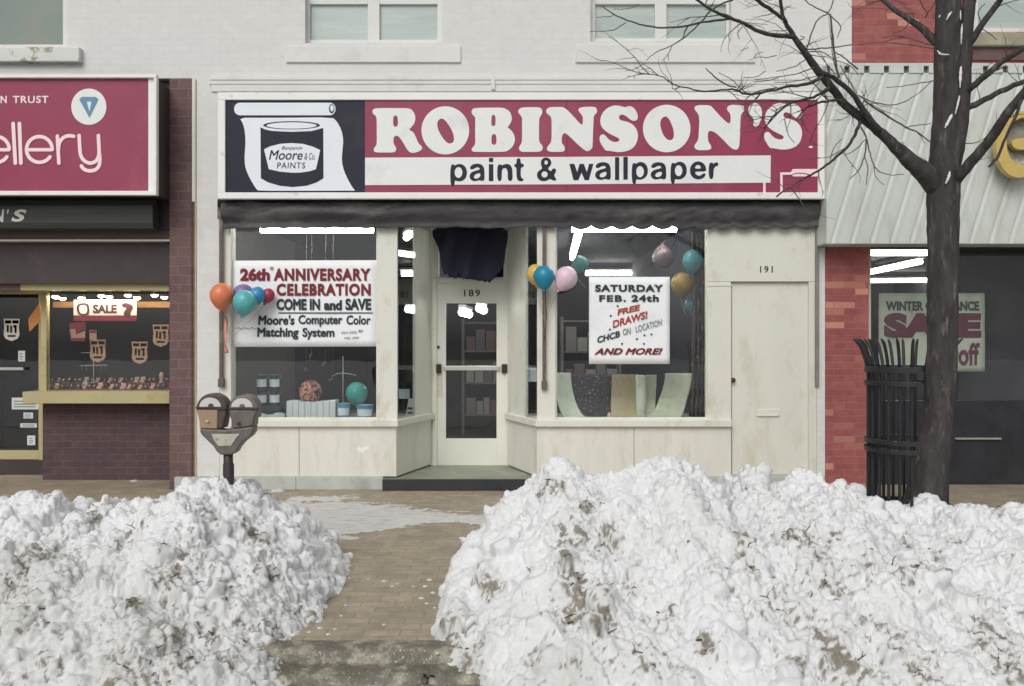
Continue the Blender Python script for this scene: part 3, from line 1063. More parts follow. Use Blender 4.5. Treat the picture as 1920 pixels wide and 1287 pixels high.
W_ = []
W_ += [(P6([(168,197),(218,197),(224,214),(250,197),(290,188),(345,206),(378,262),(383,320),(360,382),(310,413),(262,415),(222,398),(222,471),(165,471)]), 1), (P6(ell(272, 300, 50, 70, 20)), 0)]
W_ += [(amap(A_, 880.1, 908.4, 307, 340.5), 1), (amap(A_h, 880.1, 908.4, 307, 340.5), 1)]
W_ += [(P6([(664,112),(719,112),(719,166),(664,166)]), 0), (P6([(662,194),(720,194),(720,411),(662,411)]), 0)]
W_ += [(P6([(770,197),(822,197),(830,212),(880,188),(930,196),(960,235),(967,300),(967,409),(905,409),(905,290),(892,252),(865,240),(838,254),(828,292),(828,411),(770,411)]), 1)]
W_ += [(P6([(1020,118),(1070,118),(1070,186),(1113,192),(1113,230),(1072,233),(1072,340),(1082,372),(1117,390),(1088,416),(1040,407),(1018,370),(1018,233),(988,226),(988,198),(1018,188)]), 1)]
W_ += [(P6([(1330,180),(1338,135),(1380,106),(1425,110),(1462,145),(1467,190),(1442,228),(1418,247),(1460,292),(1478,255),(1505,246),(1527,263),(1522,300),(1497,337),(1533,390),(1523,404),(1478,404),(1452,378),(1400,410),(1345,414),(1298,388),(1278,340),(1288,293),(1330,262),(1350,247),(1336,215)]), 1),
       (P6(ell(1398, 172, 23, 28, 14)), 0), (P6(ell(1378, 325, 40, 40, 16)), 0)]
W_ += [(P7([(48,177),(108,177),(142,276),(170,177),(222,177),(258,276),(285,177),(337,177),(282,373),(232,373),(195,284),(155,373),(98,373)]), 0)]
W_ += [(amap(A_, 1115.5, 1145.2, 304.2, 338.1), 1), (amap(A_h, 1115.5, 1145.2, 304.2, 338.1), 1), (amap(A_, 1219.7, 1249, 304.2, 337.5), 1), (amap(A_h, 1219.7, 1249, 304.2, 337.5), 1)]
W_ += [(P7([(596,97),(646,97),(646,371),(596,371)]), 0), (P7([(696,93),(749,93),(749,366),(696,366)]), 0)]
W_ += [(P7([(797,170),(842,167),(850,180),(870,160),(910,151),(965,174),(993,240),(986,310),(942,356),(890,369),(848,360),(848,416),(797,416)]), 1), (P7(ell(896, 270, 46, 68, 20)), 0)]
W_ += [(P7([(1264,168),(1308,164),(1316,176),(1340,156),(1380,149),(1432,170),(1460,235),(1452,310),(1406,356),(1350,367),(1311,356),(1313,413),(1261,413)]), 1), (P7(ell(1359, 258, 45, 66, 20)), 0)]
W_ += [(P7([(1692,268),(1620,268),(1553,270),(1565,305),(1600,323),(1635,310),(1655,290),(1682,294),(1680,320),(1650,350),(1600,367),(1545,354),(1503,310),(1493,250),(1508,195),(1550,155),(1600,144),(1652,164),(1684,205)]), 1),
       (P7([(1551,235),(1563,200),(1592,187),(1620,200),(1630,235)]), 1)]
W_ += [(P7([(1721,164),(1768,160),(1776,182),(1800,157),(1833,163),(1836,196),(1795,211),(1778,242),(1776,359),(1721,359)]), 1)]
mk('lettering', filled([[(X(a, YS - .005), Z(c, YS - .005)) for a, c in (chaikin(p, 2) if k else p)] for p, k in W_], YS - .005, .001), ink_navy, sign)
mk('panel_seam', join(MB().pbox(1062.5, 1063.6, 188, 294, YS - .0012, YS - .0002), MB().pbox(1062.5, 1063.6, 348, 361, YS - .0012, YS - .0002)), M('sign panel seam', lin(96, 40, 58), .6, .1, 8, 0), sign)
# emblem: unrolled wallpaper with a paint tin
lg = lambda p: T(p, 410, 170, 6.436)
em1 = pfilled([lg(rrect(188, 1410, 148, 300, 70))], YS - .002, .0012, 0)
em2 = pfilled([lg([(250,330),(500,330),(800,330),(1370,324),(1425,370),(1484,480),(1506,600),(1494,720),(1485,850),(1512,970),(1562,1080),(1620,1180),(1645,1203),(1640,1210),(1600,1209),(1000,1211),(480,1211),(460,1195),(416,1130),(346,1000),(316,900),(314,780),(326,620),(318,500),(296,400)])], YS - .002, .0012, 1)
pale = M('pale blue white emblem enamel', lin(214, 220, 228, K), .45, .025, 2, .04)
mk('wallpaper_emblem', join(em1, em2), pale, sign)
can = pfilled([lg([(505,445),(560,470),(640,488),(880,500),(1120,490),(1200,470),(1262,450),(1265,1060),(1180,1110),(1060,1150),(890,1165),(740,1150),(600,1110),(510,1060)])], YS - .0045, .001, 0)
rim = pfilled([lg(ell(880, 420, 342, 49)), lg(ell(880, 422, 304, 40))], YS - .0045, .001, 0)
rim2 = pfilled([lg(ell(1364, 220, 33, 56, 20)), lg(ell(1366, 214, 22, 40, 20))], YS - .0045, .001, 0)
mk('paint_tin_emblem', join(can, rim, rim2), ink_navy, sign)
mk('tin_label', pfilled([lg([(548,712),(620,675),(740,645),(880,635),(1020,645),(1140,680),(1225,720),(1175,950),(1100,975),(980,992),(880,992),(740,980),(605,950)])], YS - .0068, .0008, 0), pale, sign)
gl_ = lambda x, y: (410 + x / 6.436, 170 + y / 6.436)


def tlg(s, x0, x1, y0, y1, **k):
    a, c = gl_(x0, y0), gl_(x1, y1)
    return text(s, a[0], c[0], a[1], c[1], YS - .0085, **k)


mk('label_lettering', join(tlg('Benjamin', 760, 1010, 672, 728, shear=.3), tlg('Moore', 605, 1015, 720, 838, bold=.012, shear=.25),
                           tlg('& Co.', 1035, 1165, 755, 835, shear=.25), tlg('PAINTS', 705, 1045, 868, 942, bold=.01, shear=.1, spacing=1.15)), ink_navy, sign)
mk('white_spot', pfilled([ell(1520, 276, 4.2, 2.0, 12), ], YS - .002, .001, 0), white_line, sign)  # small white enamel ellipse on the maroon panel

# --- jewellery sign
YL = -0.40
js = thing('jewellery_sign', 'maroon box sign with thin pink lettering and a blue diamond disc', 'sign', (X(0, YL), YL, Z(366, YL)))
b = MB(); b.box(-7.2, X(288, YL), YL + .055, 0.0, Z(362, YL), Z(145, YL))
mk('sign_box', b, dark_panel, js)
f = MB()
xe = X(294, YL)
f.box(-7.2, xe, YL - .012, YL + .05, Z(366.5, YL), Z(358.5, YL))
f.box(-7.2, xe, YL - .012, YL + .05, Z(146.5, YL), Z(140, YL))
f.box(X(289, YL), xe, YL - .012, YL + .05, Z(358.5, YL), Z(146.5, YL))
f.box(X(276, YL), X(288.6, YL), YL + .022, YL + .05, Z(358.5, YL), Z(146.5, YL))
mk('frame', f, frame_white, js, bevel=.004)
b = MB(); b.box(-7.2, X(276, YL), YL + .03, YL + .05, Z(358, YL), Z(147, YL))
mk('maroon_panel', b, maroon, js)
YJL = YL + .028
st = MB()
cr = lambda x, y: (x / 3.9, 130 + y / 3.9)


def stroke(mb, pts, w, k=5, smooth=True):
    """flat round-ended painted line through crop points"""
    q = [cr(*p) for p in pts]
    if smooth and len(q) > 2:
        q = [tuple(p) for p in smooth_path(q, k)]
    W = X(w / 3.9 + CX, YJL) / 2
    P = [Vector((X(a, YJL), Z(c, YJL))) for a, c in q]
    lft, rgt = [], []
    for i, p in enumerate(P):
        d = (P[min(i + 1, len(P) - 1)] - P[max(i - 1, 0)]).normalized()
        n = Vector((-d.y, d.x)) * W
        lft.append(p + n); rgt.append(p - n)
    d0 = (P[1] - P[0]).normalized(); d1 = (P[-1] - P[-2]).normalized()
    cap0 = [P[0] + (-d0 * math.cos(t) + Vector((-d0.y, d0.x)) * math.sin(t)) * W for t in np.linspace(-1.57, 1.57, 6)[1:-1]]
    cap1 = [P[-1] + (d1 * math.cos(t) + Vector((-d1.y, d1.x)) * -math.sin(t)) * W for t in np.linspace(-1.57, 1.57, 6)[1:-1]]
    stroke.n = getattr(stroke, 'n', 0) + 1
    y = YJL - .0012 - .0005 * (stroke.n % 4)
    poly = lft + cap1 + rgt[::-1] + cap0
    m = filled([[(p.x, p.y) for p in poly]], y, .0012)
    mb.add(m.v, m.f)


def arc(cx, cy, r, a0, a1, n=22):
    return [(cx + r * math.cos(rad(a)), cy - r * math.sin(rad(a))) for a in np.linspace(a0, a1, n)]


for cx in (290, -25, -560):
    stroke(st, [(cx - 92, 590), (cx + 92, 590)], 25)
    stroke(st, arc(cx, 588, 94, 0, 325, 30), 26, 2)
stroke(st, [(98, 398), (114, 688)], 27); stroke(st, [(143, 398), (154, 688)], 27)
stroke(st, [(421, 490), (432, 688)], 26)
stroke(st, [(428, 590), (436, 540), (465, 502), (505, 488), (541, 492)], 26)
stroke(st, [(580, 486), (586, 590), (592, 630), (615, 668), (658, 688), (700, 675), (722, 640), (726, 590), (721, 486)], 26)
stroke(st, [(726, 590), (731, 660), (725, 705), (700, 735), (655, 744), (615, 732), (596, 708)], 26)
stroke(st, [(-440, 486), (-385, 685), (-320, 520), (-255, 685), (-160, 486)], 25, smooth=False)
stroke(st, [(-720, 400), (-720, 600), (-740, 660), (-790, 685), (-840, 660)], 26)
mk('lettering', st, pinkish, js)
mk('lettering', join(text('N', 1, 13, 180, 194, YJL - .001, .03), text('TRUST', 24, 91, 180, 194, YJL - .001, .025, spacing=1.15)), pinkish, js)
mk('diamond_disc', pfilled([ell(166.7, 200.5, 33, 34, 40)], YJL - .001, .001, 0), off_white, js)
dia = [cr(*p) for p in [(580, 222), (600, 203), (700, 203), (720, 222), (655, 357)]]
dih = [cr(*p) for p in [(634, 236), (670, 236), (654, 312)]]
mk('diamond_emblem', pfilled([dia, dih], YJL - .0035, .001, 0), M('steel blue emblem', lin(92, 132, 164, K), .4, .1, 4, 0), js)

YN = -.12
ns = thing('name_board', 'black rounded name board with white slanted letters under jewellery sign', 'sign', (X(0, YN), YN, Z(430, YN)))
b = MB()
prof = [(.0, Z(372, YN)), (YN * .8, Z(374, YN)), (YN, Z(386, YN)), (YN, Z(418, YN)), (YN * .85, Z(428, YN)), (.05, Z(430, YN))]
n = len(prof)
va = [(-7.2, y, z) for y, z in prof] + [(X(286, YN), y, z) for y, z in prof]
b.add(va, [(i, i + 1, i + 1 + n, i + n) for i in range(n - 1)] + [tuple(range(n)), tuple(range(2 * n - 1, n - 1, -1))])
mk('board', b, black_board, ns)
mk('lettering', join(text("N", -12, 8, 393, 417, YN - .002, .03, shear=.12), text("'", 13, 17, 393, 401, YN - .002, .02, shear=.2), text("S", 21, 50, 393, 416, YN - .002, .035, shear=.25)), white_line, ns)

# --- gilt emblem on the canopy
gilt = M('gilt yellow letter', lin(186, 164, 98, K), .35, .12, 6, .1, 40, stain=lin(150, 132, 70, K), stain_scale=6)
YE = -.42
e1 = pfilled([ell(1906, 274, 45, 62, 44, .08), ell(1910, 268, 30, 44, 40, .08)], YE, .035, 0)
e2 = pfilled([[(1889, 268), (1897, 263), (1912, 262), (1930, 258), (1935, 272), (1922, 282), (1905, 284), (1893, 279)]], YE, .03, 1)
emb = mk('canopy_emblem', join(e1, e2), gilt, None, 'gilt oval ring emblem fixed on the ribbed canopy', 'emblem', bevel=.006)
b = MB(); b.pbox(1898, 1903, 240, 300, YE + .03, -.27); b.pbox(1922, 1927, 240, 300, YE + .03, -.27)
mk('bracket', b, iron, emb)
mk('backing_plate', pfilled([ell(1907, 275, 38, 56, 36, .08)], YE + .05, .012, 0), M('weathered grey emblem backing', lin(128, 128, 118, K), .7, .3, 8, .2, 30, stain=lin(206, 206, 200, K), stain_scale=9), emb)

# ================================================================ awning (rolled up) over the storefront
canvas = M('faded charcoal awning canvas', lin(78, 77, 80, K), .85, .3, 4, .6, 140, stain=lin(122, 119, 116, K), stain_scale=2.2, stain_lo=.5, stain_hi=.75,
           stretch=(.6, 1, 2.2))
aw = thing('awning', 'rolled dark canvas awning with scalloped edge under the long sign', 'awning', (X(975), -.1, Z(432)))
m = MB()
nx = 420
rows = []
vtop, vbot = 373.0, 431.0
for j in range(15):
    t = j / 14
    row = []
    for i in range(nx + 1):
        px = 416 + (1536 - 416) * i / nx
        # sagging bottom edge with small scallops
        sc = abs(math.sin(math.pi * (px - 416) / 38.5))
        pb = vbot - (3 + 1.5 * sc if px < 1045 else 9 - 7.5 * sc ** .8) + 2.5 * (vnoise(px, 0, .013, 3) - .5) * 2
        if px < 1040:
            pb += 2 * (vnoise(px, 0, .02, 8) - .3)
        py = vtop + (pb - vtop) * t
        bulge = math.sin(math.pi * min(t * 1.25, 1.0)) if t < .8 else math.sin(math.pi) + .0
        fold = .025 * (vnoise(px * .9 + py * 2.2, py - px * .05, .05, 5) - .5) + .02 * (vnoise(px * .35 - py, py * 2.2, .06, 9) - .5)
        amp = 2.4 if px < 800 else 1.1
        y = -.07 - .075 * max(0, bulge) + fold * amp * math.sin(math.pi * min(1, t * 1.05))
        row.append((X(px, -.1), y, Z(py, -.1)))
    rows.append(row)
m.grid(rows)
mk('canvas', m, canvas, aw, smooth=True, solid=.004)
m = MB()
m.tube([(X(414), -.05, Z(383)), (X(1538), -.05, Z(383))], .055, 14)
mk('roller', m, dark_metal, aw, smooth=True)
arm_mat = M('weathered awning arm', lin(92, 84, 78, K), .5, .25, 6, .3, 60, stain=lin(140, 130, 116, K), stain_scale=5)
for px, p0, p1, yy in ((418, 378, 722, -.04), (1021, 428, 726, -.035)):
    m = MB()
    m.box(X(px - 4.2), X(px + 2.5), yy - .012, yy + .012, Z(p1), Z(p0))
    m.box(X(px - 6), X(px + 4.5), yy - .02, yy + .033, Z(p1 + 4), Z(p1 - 12))
    if px < 500:
        m.box(X(px - 7), X(px + 8), yy - .02, yy + .035, Z(412), Z(380))
    mk('arm', m, arm_mat, aw, bevel=.003)

# dark torn cloth hanging in the entrance
YC = .45
bot = [(811, 441), (815, 452), (822, 466), (827, 500), (832, 513), (846, 519), (857, 522), (860, 507), (863, 523), (885, 524), (905, 528), (918, 530), (927, 521), (937, 510), (945, 496), (948, 470), (952, 446)]
m = MB()
cols = []
for i in range(71):
    px = 811 + 141 * i / 70
    yb_ = float(np.interp(px, [q_[0] for q_ in bot], [q_[1] for q_ in bot])) + 2.2 * (float(vnoise(px, 3, .55, 6)) - .5) * 2
    yt_ = 427 + 6 * max(0, (abs(px - 881) - 60) / 10)
    col_ = []
    for j in range(15):
        q = yt_ + (yb_ - yt_) * j / 14
        y = YC + .028 * math.sin(px * .16 + q * .03) + .018 * math.sin(px * .07 + 1) + .02 * (float(vnoise(px, q, .05, 2)) - .5)
        col_.append((X(px, YC), y, Z(q, YC)))
    cols.append(col_)
m.grid(cols)
mk('torn_cloth', m, M('dark navy torn cloth', lin(40, 40, 58), .9, .2, 6, .3, 120), None, 'ragged dark navy cloth hanging above the shop door', 'cloth', smooth=True, solid=.003)

# ================================================================ posters
paper = M('white poster paper', lin(222, 226, 231, 1.24), .7, .02, 2, .06, 12, stain=lin(206, 212, 218, K), stain_scale=1.5)
ink_red = M('dark red poster ink', lin(122, 34, 46), .6, .12, 30, 0)
ink_blk = M('black green poster ink', lin(44, 56, 62), .6, .2, 30, 0)
ink_orange = M('rust red poster ink', lin(170, 66, 52), .6, .1, 30, 0)
ink_grey = M('grey poster ink', lin(130, 140, 140), .6, .15, 40, 0)
YP = .038


def sheet(px0, px1, py0, py1, Y, wav=.004, sk=0):
    rows = []
    for j in range(13):
        row = []
        for i in range(17):
            px, py = px0 + (px1 - px0) * i / 16, py0 + (py1 - py0) * j / 12
            row.append((X(px, Y), Y + .006 + wav * math.sin(px * .05 + py * .03) * math.sin(py * .06), Z(py + sk * (px - px0) / (px1 - px0), Y)))
        rows.append(row)
    m = MB(); m.grid(rows)
    return m


po = mk('poster', sheet(435.5, 707, 489, 651, YP + .004, .003, -1), paper, None, 'wide anniversary poster with red and black lettering in shop window', 'poster', smooth=True, solid=.001)
Yt = YP + .001
q = dict(bold=.05)
mk('lettering', join(text('26th', 450, 506, 503, 527, Yt, **q), text('ANNIVERSARY', 513, 695, 503.5, 527, Yt, .045, spacing=1.12),
                     text('CELEBRATION', 518.5, 695, 532, 555, Yt, .045, spacing=1.14)), ink_red, po)
ln = MB(); ln.pbox(522, 699, 586, 588, Yt - .001, Yt + .001)
mk('lettering', join(text('COME IN', 518.5, 600, 560.5, 582, Yt, .045), text('and', 607.5, 641, 563, 582, Yt, .05), text('SAVE', 647.5, 696, 560, 582, Yt, .045),
                     text("Moore's", 484, 552, 591, 609.5, Yt, .035, shear=.08), text('Computer', 559.5, 642, 591, 613, Yt, .03), text('Color', 649.5, 695, 591.5, 609, Yt, .028, shear=.05),
                     text('Matching', 482, 560, 614.5, 637, Yt, .035, shear=.05), text('System', 567, 627, 615, 637, Yt, .032),
                     text('o', 506.5, 512.5, 500.5, 507, Yt, .01), ln), ink_blk, po)
sc = []
for (x0, x1, y0, y1) in ((640, 652, 622, 626), (655, 668, 621, 626), (672, 680, 618, 624), (645, 656, 632, 636), (660, 673, 631, 636), (443, 482, 614, 618)):
    m = MB()
    pts = []
    for i in range(9):
        t = i / 8
        pts.append((X(x0 + (x1 - x0) * t, Yt), Yt - .001, Z((y0 + y1) / 2 + (y1 - y0) / 2 * math.sin(i * 2.3 + x0), Yt)))
    m.tube(pts, .0035, 5)
    sc.append(m)
mk('scribble', join(*sc), ink_grey, po)

po = mk('poster', sheet(1104.5, 1256, 519.5, 683, YP + .004, .003, 0), paper, None, 'square white poster announcing free draws, under the ceiling tube', 'poster', smooth=True, solid=.001)
cc = lambda x, y: (1090 + x / 7.15, 510 + y / 7.15)


def tc(s, x0, x1, y0, y1, **k):
    a, c = cc(x0, y0), cc(x1, y1)
    return text(s, a[0], c[0], a[1], c[1], Yt, **k)


mk('lettering', join(tc('SATURDAY', 185, 1100, 172, 268, bold=.05, spacing=1.15), tc('FEB.', 240, 600, 312, 402, bold=.045, spacing=1.2),
                     tc('24th', 672, 1040, 308, 402, bold=.05, spacing=1.2)), ink_blk, po)
mk('lettering', join(tc('FREE', 470, 800, 470, 550, bold=.04, shear=.25, rot=rad(13)), tc('DRAWS!', 400, 905, 590, 690, bold=.035, shear=.3, rot=rad(16))), ink_orange, po)
mk('lettering', tc('AND MORE!', 172, 1090, 1022, 1112, bold=.045, shear=.35, spacing=1.05), ink_red, po)
mk('lettering', tc('CHCB', 205, 525, 830, 915, bold=.035, shear=.3, rot=rad(16)), ink_blk, po)
mk('lettering', join(tc('ON', 555, 670, 755, 845, bold=.02, shear=.3, rot=rad(10)), tc('LOCATION', 715, 1095, 680, 765, bold=.012, shear=.3, rot=rad(16))), ink_grey, po)
dots = MB()
for x, y in ((487, 458), (392, 588), (382, 772), (745, 900), (845, 850), (940, 838), (545, 962), (840, 965)):
    a, c = cc(x, y)
    dots.pbox(a - 1.6, a + 1.8, c - 1.5, c + 1.6, Yt - .001, Yt + .001)
mk('confetti_marks', dots, ink_blk, po)

# sale poster in the red brick shop
YW = YG + .05
pmat = M('yellowed sale poster paper', lin(190, 192, 168, K), .7, .04, 2, .06, 12, stain=lin(140, 142, 122, K))
po = mk('poster', sheet(1648, 1847, 550, 697, YW, .004), pmat, None, 'winter clearance sale poster partly hidden by the tree trunk', 'poster', smooth=True, solid=.001)
Yw = YW - .002
mk('lettering', join(text('WINTER CLEARANCE', 1661, 1836, 565, 583, Yw, .045)), M('dark olive poster ink', lin(66, 70, 64), .6, .1, 20, 0), po)
mk('lettering', join(text('SALE', 1657, 1840, 587, 634, Yw, .075), text('off', 1797, 1837, 643, 686, Yw, .03)), M('wine poster ink', lin(112, 52, 66), .6, .12, 10, 0), po)

# jewellery window notices
ban = thing('sale_banner', 'white and dark red sale banner hung across the jewellery window', 'banner', (X(197, .8), .8, Z(602, .8)))
Yb = .80
b = MB(); b.pbox(138, 256, 562, 592.5, Yb, Yb + .003)
mk('banner_paper', b, paper, ban)
b = MB(); b.pbox(138.3, 255.7, 591.7, 602, Yb - .001, Yb + .002)
mk('red_border', b, M('wine red banner border', lin(140, 38, 62), .6, .1, 8, 0), ban)
figs = [pfilled([T([(448,240),(470,212),(540,204),(575,225),(580,300),(560,330),(480,330),(455,300)],60,530,5.363), T([(470,250),(480,230),(535,225),(555,250),(555,300),(530,318),(480,312)],60,530,5.363)], Yb - .002, .0008, 1)]
figs.append(pfilled([T([(905,215),(950,202),(1010,225),(1018,260),(990,300),(990,345),(930,350),(920,300),(960,255),(905,245)],60,530,5.363)], Yb - .002, .0008, 1))
figs.append(text('SALE', 174, 219, 571, 588, Yb - .002, .05))
mk('lettering', join(*figs), M('brown banner ink', lin(96, 52, 54), .6, .1, 8, 0), ban)
tag_paper = M('cream price shield card', lin(190, 152, 126), .7, .06, 6, 0)
tag_ink = M('brown shield ink', lin(112, 44, 44), .6, .1, 8, 0)
white_tag = M('white price shield card', lin(214, 210, 204, K), .7, .05, 6, 0)


def shield(cx, cy, w, h, Y, label, mat=tag_paper):
    p = [(cx - w, cy - h), (cx + w, cy - h), (cx + w * .92, cy - h * .25), (cx + w, cy + h * .45), (cx + w * .75, cy + h * .78), (cx, cy + h), (cx - w * .75, cy + h * .78), (cx - w, cy + h * .45), (cx - w * .92, cy - h * .25)]
    o = mk('price_shield', pfilled([p], Y, .0015, 0), mat, None, label, 'price sign', 'shield shaped price cards in the jewellery windows')
    k = MB()
    for a0, a1, c0, c1 in ((-.85, -.08, -.86, -.58), (.08, .85, -.86, -.58), (-.62, -.36, -.42, .2), (-.2, .05, -.36, .26), (.2, .62, -.42, -.2), (.36, .6, -.2, .28), (-.5, .5, .46, .62)):
        k.pbox(cx + w * a0, cx + w * a1, cy + h * c0, cy + h * c1, Y - .003, Y - .002)
    k = [k]
    mk('lettering', join(*k), tag_ink, o)


shield(183.5, 658.5, 15, 21.5, .80, 'cream price shield card left of the middle in jewellery window')
shield(262, 662, 15, 21, .80, 'cream price shield card low beside the brick pilaster')
shield(301.5, 630, 15, 21, .80, 'cream price shield card highest, touching the brick pilaster edge')
shield(22, 619, 15, 21, YD + .015, 'white price shield card on the jewellery door glass', white_tag)
red_tag = M('red sale flag card', lin(150, 46, 62), .7, .1, 6, 0)
fl = mk('sale_card', pfilled([[(131, 606), (160, 604), (162, 618), (150, 622), (160, 640), (133, 640), (130, 622)]], .66, .0015, 0), red_tag, None,
        'small red and cream card under the sale banner', 'price sign')
mk('card_panel', pfilled([[(132, 618), (141, 617), (143, 628), (160, 620), (160, 634), (134, 634)]], .657, .001, 0), tag_paper, fl)
fl = mk('sale_card', pfilled([[(168, 619), (181, 619), (181, 637), (168, 637)]], .66, .0015, 0), tag_paper, None, 'narrow cream card with a red top above a price shield', 'price sign')
mk('card_panel', pfilled([[(168.5, 619.5), (180.5, 619.5), (180.5, 625), (168.5, 625)]], .657, .001, 0), red_tag, fl)
notice = M('white notice paper', lin(192, 198, 198, K), .7, .06, 4, 0)
for (a, c, d_, e, lab) in ((22, 72, 746, 768, 'wide white notice stuck low on jewellery door'), (44, 62, 774, 785, 'small pale sticker under the wide door notice'),
                           (38, 69, 794, 802, 'narrow white strip sticker on jewellery door'), (51, 66, 817, 835, 'dim square sticker near the bottom of jewellery door'),
                           (34, 47, 658, 678, 'pale card above the jewellery door bar')):
    b = MB(); b.pbox(a, c, d_, e, YD + .012, YD + .015)
    o = mk('door_notice', b, notice, None, lab, 'notice', 'notices on the jewellery door')
    ln_ = MB()
    for k1 in (.25, .5, .72):
        ln_.pbox(a + (d_ * 7 % 3) + 2, c - 3 - (k1 * 9) % 4, d_ + (e - d_) * k1, d_ + (e - d_) * (k1 + .1), YD + .01, YD + .0115)
    mk('printed_lines', ln_, ink_grey, o)
b = MB(); b.prism([(X(53, .75), Z(598, .75)), (X(74, .75), Z(568, .75)), (X(77, .75), Z(600, .75)), (X(55, .75), Z(622, .75))], .75, .76)
mk('orange_card', b, M('amber lit card', lin(190, 132, 78, K), .6, .12, 5, 0), None, 'amber triangular card hanging beside jewellery door post', 'card')

# jewellery on the shelf: trays of small boxes, ring stands
box_mats = [M('pink jewel box', lin(214, 170, 166), .5, .1, 20, 0), M('cream jewel box', lin(206, 186, 160), .5, .1, 20, 0), M('dark jewel box', lin(64, 40, 44), .5, .2, 20, 0)]
gold = M('gold jewellery', lin(206, 168, 110), .25, .2, 30, 0, metal=.8)
random.seed(4)
zt0, zt1 = Z(737, .5) + .03, Z(737, .5) + .09
kinds = [('open pink ring box on the red velvet shelf', 0), ('cream ring box on the red velvet shelf', 1), ('dark velvet ring box on the red velvet shelf', 2)]
for i in range(42):
    row = i % 2
    px = 92 + i * 5.3 + random.uniform(-2, 2)
    y = (.72, 1.05)[row] + random.uniform(0, .12)
    x = X(px, y)
    z = (zt0, zt1)[row]
    k = random.choice((0, 1, 2, 2, 2))
    s = random.uniform(.018, .03)
    m = MB(); m.box(x - s, x + s, y, y + .05, z, z + s * 1.1)
    o = mk('ring_box', m, box_mats[k], None, kinds[k][0], 'jewel box', 'ring boxes along the velvet shelf', bevel=.003)
    m = MB(); m.prism([(x - s, z + s * 1.15), (x + s, z + s * 1.15), (x + s, z + s * 2.5), (x - s, z + s * 2.5)], y + .035, y + .05)
    mk('lid', m, box_mats[k], o, bevel=.003)
    m = MB(); m.lathe([(.008, -.003), (.011, 0), (.008, .003)], (x, y + .02, z + s * 1.1 + .01), 10, Matrix.Rotation(rad(80), 3, 'X'))
    mk('ring', m, gold, o)
silver = M('silver chain stand', lin(196, 196, 190), .3, .1, 20, 0, metal=.6)
m = MB()
xs, ys_ = X(174, 1.0), 1.02
m.tube([(xs, ys_, zt1), (xs, ys_, Z(640, 1))], .006, 8)
m.tube([(X(148, 1), ys_, Z(686, 1)), (X(200, 1), ys_, Z(685, 1))], .005, 8)
m.tube([(X(150, 1), ys_, Z(662, 1)), (X(196, 1), ys_, Z(661, 1))], .004, 8)
m.lathe([(.05, 0), (.05, .008), (.01, .015)], (xs, ys_, zt1), 16)
st_ = mk('necklace_stand', m, silver, None, 'thin silver necklace stand with two cross bars', 'display stand')
m = MB()
for px in (152, 160, 188, 196):
    m.tube([(X(px, 1), ys_ - .008, Z(685, 1)), (X(px + 1, 1), ys_ - .01, Z(698, 1)), (X(px + 2, 1), ys_ - .008, Z(685.5, 1))], .0025, 5)
mk('chain', m, gold, st_)
m = MB()
xb, yb_ = X(300, .9), .95
m.lathe([(.045, 0), (.05, .02), (.035, .06), (.02, .1), (.03, .13), (.028, .17), (.01, .19)], (xb, yb_, zt0 + .0), 16)
mk('necklace_bust', m, tag_paper, None, 'cream necklace bust on the shelf by the brick pilaster', 'display bust', smooth=True)

# ================================================================ balloons
def balloon(cx, cy, rpx, Y, col, label, tilt=0.0, squash=1.12, tail=None, group=None, mat=None):
    x, z = X(cx, Y), Z(cy, Y)
    r = rpx * (D + Y) / F
    rub = mat or M('balloon rubber ' + label, col, .36, .12, 9, .05, 40, spec=.45, coat=.08)
    prof = []
    for k in range(23):
        a = math.pi * k / 22
        rr = math.sin(a)
        zz = math.cos(a)
        if zz < 0:
            rr *= 1 - .30 * (-zz) ** 1.8
            zz *= 1.28
        prof.append((max(rr, .012) * r, zz * r * (squash if zz > 0 else 1.0)))
    rot = Matrix.Rotation(tilt, 3, 'Y') @ Matrix.Rotation(random.uniform(-.2, .2), 3, 'X')
    m = MB(); m.lathe(prof, (x, Y, z), 28, rot)
    o = mk('balloon', m, rub, None, label, 'balloon', group, smooth=True)
    kb = rot @ Vector((0, 0, -1.28 * r)) + Vector((x, Y, z))
    m = MB(); m.lathe([(.006, .012), (.011, 0), (.016, -.012), (.012, -.016)], kb, 12, rot)
    mk('knot', m, rub, o, smooth=True)
    if tail:
        pts = smooth_path([kb - Vector((0, 0, .014))] + [Vector((X(a, y_), y_, Z(c, y_))) for a, c, y_ in tail], 6)
        m = MB(); m.tube(pts, .002, 6)
        mk('string', m, M('balloon string', lin(170, 160, 150), .7, .1, 20, 0), o)
    return o


gl1, gl2, gl3 = 'balloons tied to the arm beside the anniversary poster', 'balloons tied to the entrance post', 'balloons floating inside the right window'
balloon(416, 554, 22, -.20, lin(226, 132, 92), 'orange balloon against the white brick pilaster', .12, 1.05, [(420, 600, -.15), (419, 640, -.07)], gl1)
balloon(456, 553, 20, -.06, lin(136, 116, 160), 'mauve balloon behind the teal one, beside the poster', .3, 1.0, [(440, 600, -.08), (420, 630, -.07)], gl1)
balloon(459, 566, 22, -.26, lin(94, 180, 186), 'large turquoise balloon in front of the anniversary poster', .25, 1.0, [(440, 610, -.15), (421, 635, -.07)], gl1)
balloon(482, 555, 15, -.13, lin(60, 146, 190), 'blue balloon between the turquoise and crimson ones', .25, 1.15, [(450, 605, -.12), (421, 640, -.08)], gl1)
balloon(502, 555, 12.5, -.05, lin(164, 60, 88), 'small crimson balloon over the poster lettering', .45, 1.15, [(470, 600, -.1), (421, 645, -.07)], gl1)
balloon(1004, 515, 17, -.02, lin(208, 176, 98), 'yellow balloon half hidden by the blue balloon', -.1, 1.15, [(1012, 570, -.06), (1020, 600, -.06)], gl2)
